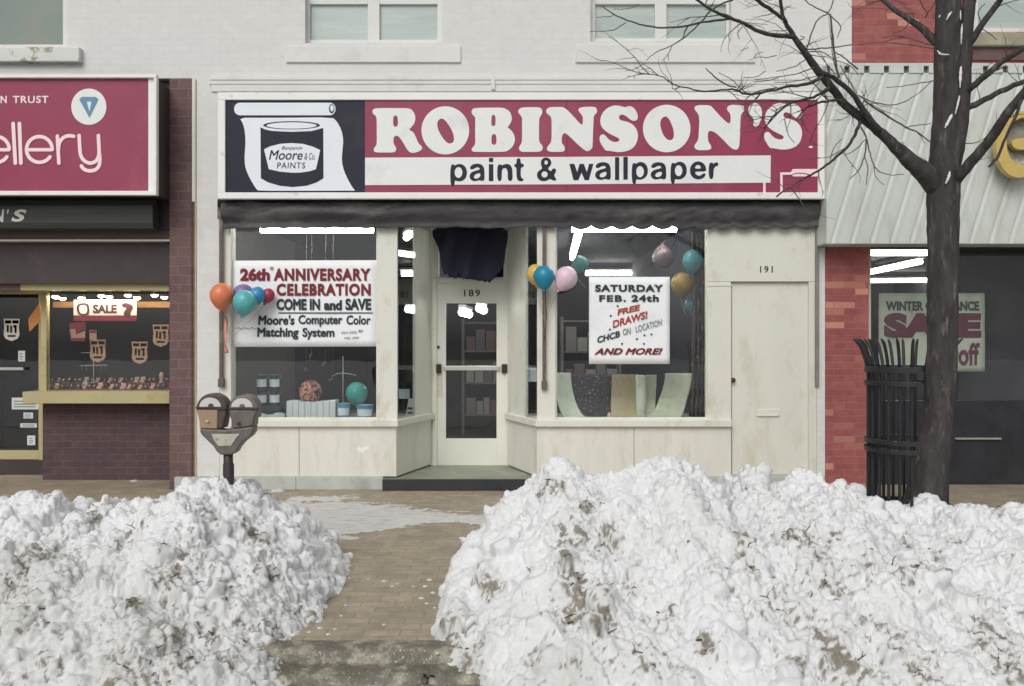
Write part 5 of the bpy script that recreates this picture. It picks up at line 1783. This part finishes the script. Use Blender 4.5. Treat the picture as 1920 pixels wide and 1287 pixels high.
for pts in ([(1480, 170, 5), (1380, 185, 4.6), (1250, 200, 4.2), (1080, 235, 4), (900, 250, 3.6), (760, 240, 3.4), (640, 212, 3), (540, 175, 2.8), (440, 132, 2.4), (330, 55, 1.8)],
            [(1510, 0, 3.6), (1400, 40, 3.4), (1310, 95, 3.2), (1230, 190, 3), (1140, 280, 2.8), (1060, 345, 2.8), (960, 410, 2), (840, 460, 1.8), (770, 505, 1.5), (730, 550, 1.2)],
            [(1105, 240, 2.6), (1075, 290, 2.4), (1060, 345, 2.2)], [(545, 205, 1.8), (450, 265, 1.8), (370, 282, 1.5), (220, 285, 1.2)], [(440, 132, 1.6), (400, 150, 1.4), (280, 158, 1.0)],
            [(960, 420, 1.6), (925, 490, 1.5), (870, 550, 1.2)], [(925, 490, 1.3), (930, 545, 1.0)], [(730, 560, 1.4), (630, 620, 1.3), (540, 640, 1.0)],
            [(660, 40, 1.3), (590, 75, 1.3), (430, 85, 1.0)], [(1265, 615, 2), (1340, 690, 2.6), (1450, 765, 3), (1540, 790, 2.6)], [(1900, 790, 2.5), (1780, 810, 2.4), (1660, 845, 2), (1580, 800, 1.8), (1500, 720, 1.5), (1380, 655, 1.2)],
            [(1590, 245, 1.8), (1550, 300, 1.6), (1570, 350, 1.2)], [(1855, 125, 1.8), (1790, 140, 1.5), (1690, 160, 1.0)], [(1700, 520, 1.6), (1720, 490, 1.3), (1780, 470, 1)], [(1900, 500, 1.8), (1800, 520, 1.5), (1740, 515, 1.2), (1650, 545, 1)],
            [(1580, 460, 1.4), (1650, 430, 1.3)], [(1800, 640, 1.8), (1720, 690, 1.5), (1600, 700, 1.2)], [(1920, 700, 1.8), (1800, 730, 1.6), (1700, 740, 1.2)]):
    limb(tw, R2(pts), 5, 4, .05, -.62, -.62 + random.uniform(-.1, .1), .002)


# extra fine growth along the limbs
def sprout(p, direc, ln, r, lvl):
    n = 5
    pts, q, d = [p], p.copy(), direc.normalized()
    for i in range(n):
        d = (d + Vector((random.uniform(-.35, .35), random.uniform(-.3, .3), random.uniform(-.3, .32)))).normalized()
        q = q + d * ln / n
        pts.append(q.copy())
    tw.tube(pts, [r * (1 - .7 * i / n) for i in range(n + 1)], 4, False)
    if lvl > 0:
        for i in range(random.randint(1, 3)):
            j = random.randint(1, n - 1)
            sprout(pts[j], d + Vector((random.uniform(-1, 1), random.uniform(-.5, .5), random.uniform(-1, 1))), ln * random.uniform(.4, .7), r * .6, lvl - 1)


for nm, cnt in (('a', 20), ('b', 4), ('c', 8), ('d', 6), ('e', 6), ('f', 12), ('g', 8), ('h', 6), ('i', 10), ('j', 4), ('k', 3), ('l', 3), ('m', 4)):
    P, R = paths[nm]
    for _ in range(cnt):
        i = random.randint(len(P) // 3, len(P) - 2)
        d = (P[i + 1] - P[i]).normalized()
        side = Vector((random.uniform(-1, 1), random.uniform(-.6, .6), random.uniform(-.8, .9)))
        sprout(P[i], d * .5 + side, random.uniform(.12, .42), random.uniform(.0025, .0045), 1)
mk('crown', tw, twig_m, tree, smooth=True)
# snow lying in forks and on the upper side of limbs
sn = MB()
random.seed(8)


def snowline(pts, w_):
    P = [Vector((X(a, BT - .25 if dy is None else BT + dy), BT - .25 if dy is None else BT + dy, Z(c, BT - .25 if dy is None else BT + dy))) for a, c, dy in pts]
    q = [Vector(p) for p in smooth_path(P, 5)]
    n = len(q) - 1
    sn.tube(q, [w_ * (.35 + .65 * math.sin(math.pi * min(max(i / n, .08), .92))) * random.uniform(.7, 1.2) for i in range(n + 1)], 7, True, .6)


fz = -.115
for pts, w_ in (([(1773, 345, -.115), (1779, 332, -.12), (1781, 322, -.115)], .011), ([(1772, 240, -.1), (1780, 225, -.1), (1785, 215, -.1)], .014), ([(1791, 215, -.09), (1796, 195, -.1), (1799, 180, -.09)], .008),
                ([(1800, 165, -.1), (1801, 140, -.1), (1802, 125, -.1)], .011), ([(1802, 85, -.07), (1803, 62, -.08), (1804, 45, -.07)], .007), ([(1775, 38, -.1), (1780, 28, -.1), (1785, 22, -.1)], .008),
                ([(1757, 95, -.09), (1765, 102, -.1), (1780, 103, -.1)], .007), ([(1760, 34, -.09), (1763, 28, -.1)], .006), ([(1801, 38, -.08), (1801, 20, -.08)], .006)):
    snowline(pts, w_)
for nm, a0, a1, lift in (('a', .12, .42, .9), ('d', .1, .9, .9), ('i', .15, .5, .7), ('k', .1, .5, .6), ('m', .2, .4, .8), ('a', .5, .62, .8)):
    P, R = paths[nm]
    i0, i1 = int(a0 * len(P)), int(a1 * len(P))
    k = i0
    while k < i1:
        e = min(i1, k + random.randint(2, 5))
        seg_ = [P[j] + Vector((.3, -.35, .8)).normalized() * R[j] * lift for j in range(k, e + 1)]
        if len(seg_) > 1:
            sn.tube(seg_, [max(.004, R[j] * random.uniform(.15, .5)) for j in range(k, e + 1)], 7, True, .7)
        k = e + random.randint(1, 3)

# ================================================================ iron tree guard
gx, gr = X(1702, BT), .262
gd = thing('tree_guard', 'black iron tree guard with flared bar tops standing at the left of the trunk', 'tree guard', (gx, BT, 0))
nb = 22
for i in range(nb):
    a = 2 * math.pi * (i + .3) / nb
    c, s = math.cos(a), math.sin(a)
    ztop = 1.60
    if s < .25 and -.12 < c < .92:
        continue                      # the guard is open where the trunk leans out
    prof = [(gr, 0.02), (gr, .6), (gr, 1.32), (gr + .012, 1.42), (gr + .035, 1.5), (gr + .06, 1.56), (gr + .10, ztop)]
    q = smooth_path(prof, 4)
    m = MB()
    m.tube([(gx + c * r_, BT + s * r_, z) for r_, z in q], [.0115] * (len(q) - 3) + [.010, .008, .004], 6)
    mk('bar', m, iron, gd, smooth=True)
for z, hh in ((1.36, .045), (1.27, .03), (.86, .03), (.80, .03), (.38, .045)):
    ring_ = []
    m = MB()
    n = 40
    a0_, a1_ = rad(-14), rad(262)
    for k in range(n):
        a = a0_ + (a1_ - a0_) * k / (n - 1)
        for r_, dz in ((gr - .006, 0), (gr + .03, 0), (gr + .03, hh), (gr - .006, hh)):
            m.v.append((gx + r_ * math.cos(a), BT + r_ * math.sin(a), z + dz))
    for k in range(n - 1):
        for j in range(4):
            j2 = (j + 1) % 4
            m.f.append((k * 4 + j, (k + 1) * 4 + j, (k + 1) * 4 + j2, k * 4 + j2))
    m.f += [(3, 2, 1, 0), tuple((n - 1) * 4 + j for j in range(4))]
    mk('ring', m, iron, gd)

# ================================================================ snow
t = snt
geo = t.nodes.new('ShaderNodeNewGeometry')
at = t.nodes.new('ShaderNodeAttribute'); at.attribute_name = 'dirt'
n1 = _noise(t, 26, 5, .7, geo.outputs['Position'])
n2 = _noise(t, 90, 3, .7, geo.outputs['Position'])
clean = _ramp(t, n1.outputs[0], .3, .7, lin(218, 220, 222, 1.1), lin(230, 231, 233, 1.12)).outputs[0]
aw_ = t.nodes.new('ShaderNodeAttribute'); aw_.attribute_name = 'wet'
wetc = _ramp(t, n2.outputs[0], .3, .7, lin(182, 182, 174), lin(206, 207, 204)).outputs[0]
clean = _mix(t, aw_.outputs['Fac'], clean, wetc)
grime = _ramp(t, n1.outputs[0], .3, .7, lin(92, 82, 66), lin(156, 148, 130)).outputs[0]
t.links.new(_mix(t, at.outputs['Fac'], clean, grime), snp.inputs['Base Color'])
snp.inputs['Roughness'].default_value = .62
snp.inputs['Subsurface Weight'].default_value = .45
snp.inputs['Subsurface Radius'].default_value = (1.0, 1.0, 1.0)
snp.inputs['Subsurface Scale'].default_value = .012
snp.inputs['Specular IOR Level'].default_value = .3
bm_ = t.nodes.new('ShaderNodeBump'); bm_.inputs['Strength'].default_value = .55; bm_.inputs['Distance'].default_value = .012
n3 = _noise(t, 130, 4, .75, geo.outputs['Position'])
t.links.new(n3.outputs[0], bm_.inputs['Height']); t.links.new(bm_.outputs[0], snp.inputs['Normal'])
so = mk('snow', sn, snow_m, tree, smooth=True)
so['kind'] = 'stuff'
debris_m = M('dead leaf and twig debris', lin(72, 62, 50), .85, .35, 30, .2)


def snow_bank(label, sil, x0, x1, endf, blobs, nl, seed, taper_right):
    """wide bank of shovelled snow: height field with splatted lumps; sil = picture outline of the crest"""
    g = .0080
    y0, y1 = -5.55, -2.1
    xs = np.arange(x0, x1, g); ys = np.arange(y0, y1, g)
    XX, YY = np.meshgrid(xs, ys)
    RY = -3.6
    sx = np.array([X(p[0], RY) for p in sil]); sz = np.array([Z(p[1], RY) for p in sil]) - .05
    zr = np.interp(XX + .06 * (fbm(XX, YY, 2.5, seed + 40) - .5), sx, sz)
    ry = RY + .25 * (fbm(XX, 0 * XX, .8, seed + 2) - .5) + np.where(XX > 1.6, (XX - 1.6) * .12, 0)
    tf = (ry - YY) / 1.75
    tb = (YY - ry) / (1.15 + .3 * (fbm(XX, 0 * XX, 1.2, seed + 5) - .5))
    sf = np.where(tf < 1, .5 * (np.clip(1 - tf ** 2, 0, 1)) ** .8 + .5 * np.clip(1 - tf, 0, 1), 0)
    sb = np.where(tb < 1, np.clip(1 - np.abs(tb) ** 2.0, 0, 1) ** .8, 0)
    sh = np.where(YY < ry, sf, sb)
    # the ends round off
    m_ = np.clip(endf(YY) * 0 + ((endf(YY) - XX) if taper_right else (XX - endf(YY))) / .34, 0, 1)
    m_ = np.sqrt(1 - (1 - m_) ** 2)
    zb = np.where(YY < -4.6, -.13, -.05)
    base = zb + (zr - zb) * sh * m_
    inside = (base > zb + .015)
    big = .18 * (fbm(XX, YY, 2.2, seed + 11, 3) - .5) + .20 * (fbm(XX, YY, 6, seed + 12, 3) - .5)
    H = base + np.where(inside, big * np.clip((base - zb) / .25, 0, 1), 0)
    dirtf = fbm(XX, YY, 1.6, seed + 21, 4)
    dirt = .01 + .06 * np.clip((dirtf - .5) * 5, 0, 1)
    dirt += .14 * np.clip((-4.3 - YY) / .6, 0, 1) * np.clip((fbm(XX, YY, 3, seed + 25, 3) - .42) * 4, 0, 1)
    # hand placed dirty patches, found by looking along the picture ray
    hits = []
    for px, py, rr, st_ in blobs:
        for d in np.arange(3.6, 7.2, .015):
            a, c, z = (px - CX) * d / F, d - D, E - (py - CY) * d / F
            i, j = int((a - x0) / g), int((c - y0) / g)
            if 0 <= i < len(xs) and 0 <= j < len(ys) and z <= H[j, i]:
                dd = np.hypot(XX - a, (YY - c) * .8)
                dirt = np.maximum(dirt, st_ * .62 * np.exp(-(dd / (rr * 1.15)) ** 2))
                hits.append((a, c, rr))
                break
    # lumps: a few boulders, many clods, a mass of crumbs
    r2 = np.random.default_rng(seed)
    rs = np.concatenate([r2.uniform(.045, .085, nl // 110), np.exp(r2.normal(math.log(.026), .28, nl // 5)), np.exp(r2.normal(math.log(.0135), .3, int(nl * 1.5)))]).clip(.009, .12)
    N = len(rs)
    ax = r2.uniform(x0, x1, N); ay = r2.uniform(y0, y1, N)
    order = np.argsort(-rs)
    warpx = .026 * (fbm(XX, YY, 26, seed + 61, 3) - .5) * 2; warpy = .026 * (fbm(XX, YY, 26, seed + 62, 3) - .5) * 2
    dens = fbm(XX, YY, 1.9, seed + 63, 3)
    gy_, gx_ = np.gradient(H, g)
    for _ in range(2):
        gy_ = .25 * (np.roll(gy_, 3, 0) + np.roll(gy_, -3, 0) + np.roll(gy_, 3, 1) + np.roll(gy_, -3, 1))
        gx_ = .25 * (np.roll(gx_, 3, 0) + np.roll(gx_, -3, 0) + np.roll(gx_, 3, 1) + np.roll(gx_, -3, 1))
    gm = np.sqrt(1 + gx_ ** 2 + gy_ ** 2)
    NX, NY, NZ = -gx_ / gm, -gy_ / gm, 1 / gm
    WX, WY, WZ = XX + warpx, YY + warpy, H + .7 * warpx - .7 * warpy
    DP = np.zeros_like(H)
    for k in order:
        i, j = int((ax[k] - x0) / g), int((ay[k] - y0) / g)
        if not (0 <= i < len(xs) and 0 <= j < len(ys)) or not inside[j, i]:
            continue
        r = rs[k]
        if r < .05 and r2.random() > (dens[j, i] - .3) * 3.5:
            continue
        w_ = int(r * 1.5 / g) + 2
        a0, a1, c0, c1 = max(0, i - w_), min(len(xs), i + w_ + 1), max(0, j - w_), min(len(ys), j + w_ + 1)
        sl_ = (slice(c0, c1), slice(a0, a1))
        dx, dyy, dz = (WX[sl_] - WX[j, i]) * r2.uniform(.8, 1.2), (WY[sl_] - WY[j, i]) * r2.uniform(.8, 1.2), (WZ[sl_] - WZ[j, i]) * r2.uniform(.8, 1.2)
        d2 = np.sqrt(dx * dx + dyy * dyy + dz * dz)
        lo_ = DP[j, i] * .45 + r * r2.uniform(-.4, .2)
        tl = r2.uniform(-.3, .3) * dx + r2.uniform(-.3, .3) * dz
        if r2.random() < .42:      # broken chunk with flat faces
            prof_ = np.full(d2.shape, r * r2.uniform(.6, 1.1))
            for _k in range(4):
                q1, q2 = r2.normal(0, 1, 2)
                nn = math.hypot(q1, q2) + 1e-6
                st2 = r2.uniform(.8, 2.6) / nn
                prof_ = np.minimum(prof_, r * r2.uniform(.75, 1.15) + st2 * (q1 * dx + q2 * (dyy + dz)))
            top = lo_ + np.clip(prof_, 0, None) * np.clip((1 - d2 / r) * 5, 0, 1) + tl
        else:
            top = lo_ + np.clip(1 - (d2 / r) ** 2.2, 0, None) ** .55 * r * .85 + tl
        hit = (d2 < r) & (top > DP[sl_])
        DP[sl_] = np.where(hit, top, DP[sl_])
    DP += np.where(inside, .022 * (fbm(WX + .8 * WZ, WY - .8 * WZ, 13, seed + 73, 3) - .5), 0)
    crk = np.abs(fbm(WX + .7 * WZ, WY - .7 * WZ, 8, seed + 81, 3) - .5)
    DP -= np.where(inside, .030 * np.clip(1 - crk / .035, 0, 1) * np.clip((fbm(XX, YY, 3, seed + 82, 2) - .38) * 5, 0, 1), 0)
    spk = fbm(WX + .9 * WZ, WY - .9 * WZ, 34, seed + 83, 4)
    spk = np.clip((spk - .5) / .3 + .5, 0, 1)          # roughly even spread
    crk2 = np.abs(fbm(WX - .7 * WZ, WY + .7 * WZ, 17, seed + 84, 3) - .5) / .25
    amt = dirt
    dirt = np.clip((amt - .55 * spk - .45 * np.clip(crk2, 0, 1)) / .10 + .35, 0, 1) * .85
    wet = np.clip((fbm(XX, YY, 1.3, seed + 91, 4) - .47) * 4.5, 0, 1) * np.clip((-3.9 - YY) / .8, 0, 1) * .42 + .25 * np.clip(amt * 3, 0, 1)
    DP += np.where(inside, .006 * (fbm(WX - .8 * WZ, WY + .8 * WZ, 92, seed + 74, 1) - .5) * 2, 0)
    DP += np.where(inside, .009 * (fbm(WX + .8 * WZ, WY - .8 * WZ, 50, seed + 72, 2) - .5) * 2, 0)
    XD, YD_, H = XX + NX * DP, YY + NY * DP, H + NZ * DP
    ground = np.where(YY < -4.75, -.095, 0.0)
    keep = (H > ground - .02)
    kq = keep[:-1, :-1] | keep[1:, :-1] | keep[:-1, 1:] | keep[1:, 1:]
    nx_ = len(xs)
    idx = np.arange(len(xs) * len(ys)).reshape(len(ys), nx_)
    q = np.stack([idx[:-1, :-1], idx[:-1, 1:], idx[1:, 1:], idx[1:, :-1]], -1)[kq]
    used = np.unique(q)
    rem = np.full(idx.size, -1); rem[used] = np.arange(len(used))
    q = rem[q]
    V = np.stack([XD.ravel(), YD_.ravel(), H.ravel()], 1)[used]
    org = Vector(((x0 + x1) / 2, RY, 0))
    V = V - np.array(org)
    me = bpy.data.meshes.new('snow_bank')
    me.vertices.add(len(V)); me.vertices.foreach_set('co', V.ravel().astype(np.float32))
    me.loops.add(q.size); me.loops.foreach_set('vertex_index', q.ravel().astype(np.int32))
    me.polygons.add(len(q)); me.polygons.foreach_set('loop_start', np.arange(0, q.size, 4, dtype=np.int32))
    me.polygons.foreach_set('use_smooth', np.ones(len(q), dtype=bool))
    me.update(calc_edges=True)
    at_ = me.attributes.new('dirt', 'FLOAT', 'POINT')
    at_.data.foreach_set('value', dirt.ravel()[used].astype(np.float32))
    aw2 = me.attributes.new('wet', 'FLOAT', 'POINT')
    aw2.data.foreach_set('value', wet.ravel()[used].astype(np.float32))
    me.materials.append(snow_m)
    o = bpy.data.objects.new('snow_bank', me)
    COL.objects.link(o); o.location = org; ORG[o.name] = org
    tag(o, label, 'snow bank')
    # twigs, leaves and grit in it
    db = MB()
    random.seed(seed)

    def hz(a, c):
        i, j = int((a - x0) / g), int((c - y0) / g)
        return H[j, i] if 0 <= i < len(xs) and 0 <= j < len(ys) and inside[j, i] else None
    spots_ = [(random.uniform(x0, x1), random.uniform(-4.9, -2.8)) for _ in range(45)]
    for a, c, rr in hits:
        spots_ += [(a + random.gauss(0, rr * .6), c + random.gauss(0, rr * .6)) for _ in range(2)]
    for a, c in spots_:
        z = hz(a, c)
        if z is None:
            continue
        if random.random() < .5:
            an = random.uniform(0, math.pi); ln_ = random.uniform(.02, .07)
            p = Vector((a, c, z + .002)); d = Vector((math.cos(an), math.sin(an) * .4, random.uniform(-.2, .5))).normalized() * ln_
            mid_ = p + d * .5 + Vector((random.uniform(-.01, .01), 0, random.uniform(0, .01)))
            db.tube([p, mid_, p + d], [.0032, .0028, .0016], 5)
            if random.random() < .4:
                db.tube([mid_, mid_ + Vector((d.z, .01, abs(d.x))) * .5], [.0022, .0012], 4)
        else:
            s_ = random.uniform(.006, .018)
            rows_ = []
            an = random.uniform(0, 6.28)
            for u in range(4):
                rows_.append([(a + (u / 3 - .5) * 2 * s_ * math.cos(an) - (v_ - 1) * s_ * .5 * math.sin(math.pi * (u + .4) / 3.8) * math.sin(an), c + (u / 3 - .5) * s_ * math.sin(an) + (v_ - 1) * s_ * .5 * math.cos(an),
                              z + .003 + .3 * s_ * abs(v_ - 1) + .25 * s_ * u / 3) for v_ in range(3)])
            db.grid(rows_)
    d_o = mk('debris', db, debris_m, o, smooth=True)
    d_o['kind'] = 'stuff'
    return o


silL = [(-500, 950), (-100, 945), (10, 940), (60, 935), (95, 940), (112, 955), (130, 955), (150, 936), (176, 934), (190, 952), (200, 955), (225, 940), (250, 928), (280, 930), (300, 915), (330, 905), (365, 895), (400, 888), (435, 908), (455, 925), (490, 950), (520, 970), (560, 1000), (590, 1030), (620, 1065), (640, 1090), (656, 1106), (700, 1140)]
silR = [(780, 1140), (815, 1108), (830, 1075), (840, 1045), (850, 1010), (870, 996), (900, 988), (920, 962), (940, 950), (965, 930), (985, 915), (1005, 890), (1025, 868), (1050, 862), (1075, 862), (1095, 876), (1115, 886), (1150, 882), (1175, 876), (1200, 872), (1222, 852), (1250, 846), (1272, 856), (1290, 876), (1325, 880), (1345, 905), (1362, 930), (1385, 925), (1405, 900), (1425, 890), (1445, 905), (1465, 920), (1490, 905), (1520, 890), (1535, 900), (1550, 908), (1600, 920), (1640, 945), (1665, 965), (1700, 970), (1760, 968), (1790, 952), (1812, 955), (1840, 978), (1868, 985), (1880, 975), (1900, 985), (1925, 992), (2100, 990), (2400, 960)]
endL = lambda yy: np.interp(yy, [-5.3, -4.9, -4.5, -4.0, -3.6, -3.0, -2.4, -2.1], [-.95, -1.02, -1.10, -1.0, -.98, -1.12, -1.42, -1.6])
endR = lambda yy: np.interp(yy, [-5.3, -4.95, -4.75, -4.4, -4.1, -3.6, -3.0, -2.4], [.15, -.12, -.36, -.50, -.52, -.50, -.34, .05])
blL = [(250, 1005, .06, .9), (275, 990, .05, .9), (395, 965, .05, .7), (470, 1000, .06, 1.0), (490, 1020, .05, .9), (170, 965, .07, .6), (120, 990, .05, .6), (60, 1050, .12, .7), (90, 1060, .06, .9), (40, 1090, .1, .7),
       (215, 1030, .04, .7), (330, 1060, .1, .5), (320, 1090, .07, .7), (250, 1140, .06, .9), (300, 1200, .10, .6), (50, 1150, .08, .6), (300, 1260, .12, .8), (200, 1270, .1, .7), (60, 1265, .12, .8), (400, 1190, .1, .5), (560, 1150, .06, .8),
       (505, 1080, .04, 1.0), (485, 1070, .03, .8), (430, 1110, .05, .6), (340, 1240, .08, .6), (520, 1190, .06, .6)]
blR = [(1020, 915, .05, 1.0), (1045, 925, .05, 1.0), (1095, 945, .06, .9), (1080, 1005, .10, .8), (1130, 1025, .08, .8), (1060, 1025, .05, .9), (1065, 1080, .07, 1.0), (1075, 1115, .08, 1.0), (1100, 1135, .09, .9), (1130, 1150, .08, .9), (1085, 1165, .07, .9), (1120, 1175, .06, .9),
       (920, 1105, .06, .9), (905, 1080, .05, .6), (1390, 1005, .05, 1.0), (1385, 1045, .04, .9), (1405, 1065, .04, .9), (1478, 1000, .05, 1.0), (1510, 1015, .06, .7), (1545, 1065, .12, .7), (1535, 1090, .05, .6), (1560, 1015, .05, .6), (1620, 1050, .05, .8),
       (1705, 1032, .03, .9), (1730, 1065, .06, .9), (1755, 1050, .05, .8), (1695, 1085, .05, .8), (1790, 1015, .05, .7), (1250, 1170, .06, .7), (1180, 1100, .05, .6), (1460, 1150, .10, .5), (1480, 1165, .05, .7), (1560, 1230, .14, .6), (1700, 1240, .14, .6),
       (1870, 1200, .14, .7), (1890, 1270, .1, .7), (840, 1210, .06, .8), (880, 1250, .08, .7), (1010, 1240, .06, .6), (1230, 1255, .06, .6), (1320, 1215, .05, .7), (1510, 1240, .05, .5)]
snow_bank('grey white shovelled snow bank around the parking meter', silL, -5.6, -.80, endL, blL, 26000, 101, True)
snow_bank('long white snow bank running from the shop entrance to the street tree', silR, -.70, 5.6, endR, blR, 32000, 202, False)

# thin trodden snow left on the pavement
xs = np.arange(X(455, -2), 1.0, .012); ys = np.arange(-2.9, -.15, .012)
XX, YY = np.meshgrid(xs, ys)
PX, PY = CX + F * XX / (D + YY), CY + F * E / (D + YY)
up = np.interp(PX, [440, 480, 560, 640, 720, 800, 860, 920, 1000], [942, 938, 939, 941, 949, 959, 964, 964, 964])
lo = np.interp(PX, [440, 500, 560, 620, 660, 720, 800, 860, 920, 1000], [1000, 1005, 1010, 1010, 1004, 992, 976, 972, 990, 985])
val = np.clip(np.minimum(PY - up, lo - PY) / 14.0, -2, 1)
hh = .012 * (val * .9 + 1.8 * (fbm(XX * .5, YY * 1.6, 3.2, 77, 5) - .42)) + .006 * (fbm(XX, YY, 26, 78, 2) - .5)
keep = hh > 0
b = MB()
idm = -np.ones(keep.shape, int)
kq = keep[:-1, :-1] | keep[1:, :-1] | keep[:-1, 1:] | keep[1:, 1:]
hh = np.maximum(hh, -.004)
vs, fs = [], []
for j, i in zip(*np.nonzero(kq)):
    f_ = []
    for dj, di in ((0, 0), (0, 1), (1, 1), (1, 0)):
        a, c = j + dj, i + di
        if idm[a, c] < 0:
            idm[a, c] = len(vs); vs.append((xs[c], ys[a], float(hh[a, c])))
        f_.append(int(idm[a, c]))
    fs.append(tuple(f_))
b.add(vs, fs)
slush = M('trodden icy snow', lin(206, 206, 204, 1.1), .5, .07, 7, .5, 60, stain=lin(172, 168, 158), stain_scale=8, stain_lo=.5, stain_hi=.7, stretch=(.6, 2.5, 1))
mk('trodden_snow', b, slush, kind='stuff', smooth=True)

# loose lumps on the pavement
random.seed(3)
lump_m = M('loose snow lump', lin(205, 206, 208), .6, .1, 20, .4, 60)


def lump(px, py, r, label, sq=.55):
    d = F * E / (py - CY)
    x, y = (px - CX) * d / F, d - D
    prof = []
    m = MB()
    n1_, n2_ = 6, 12
    rows_ = []
    for j in range(n1_ + 1):
        a = math.pi / 2 * j / n1_
        rows_.append([(x + r * math.cos(a) * math.cos(6.2832 * i / n2_) * (1 + .25 * (vnoise(i % n2_ * 1.7 + px, j * 1.3, 1, 3) - .5) * 2), y + r * math.cos(a) * math.sin(6.2832 * i / n2_) * (1 + .25 * (vnoise(i % n2_ * 1.1, j + py, 1, 4) - .5) * 2), -.003 + r * sq * math.sin(a)) for i in range(n2_ + 1)])
    m.grid(rows_)
    mk('snow_lump', m, lump_m, None, label, 'snow lump', 'loose snow lumps on the pavement', smooth=True)


lump(252, 902, .05, 'flat snow lump before the jewellery bulkhead', .3)
lump(521, 921, .08, 'flat snow lump against the grey stone base', .3)
for px, py, r in ((805, 1088, .035), (797, 1100, .03), (812, 1112, .03), (790, 1122, .03), (800, 1132, .025), (815, 1140, .022), (830, 1008, .012), (690, 1086, .02), (720, 1090, .03), (735, 1100, .025), (745, 1095, .02), (775, 1100, .022), (655, 1084, .02), (720, 1172, .025),
                 (648, 1135, .02), (760, 1140, .012), (640, 1155, .022), (628, 1180, .02), (660, 1165, .01), (735, 1170, .01), (615, 1190, .025), (600, 1178, .03), (850, 1205, .03), (838, 1220, .025), (862, 1235, .03), (820, 1225, .02), (880, 1260, .03), (905, 1270, .03)):
    lump(px, py, r * .6, 'small snow lump scattered on the brick pavement between the banks', .6)
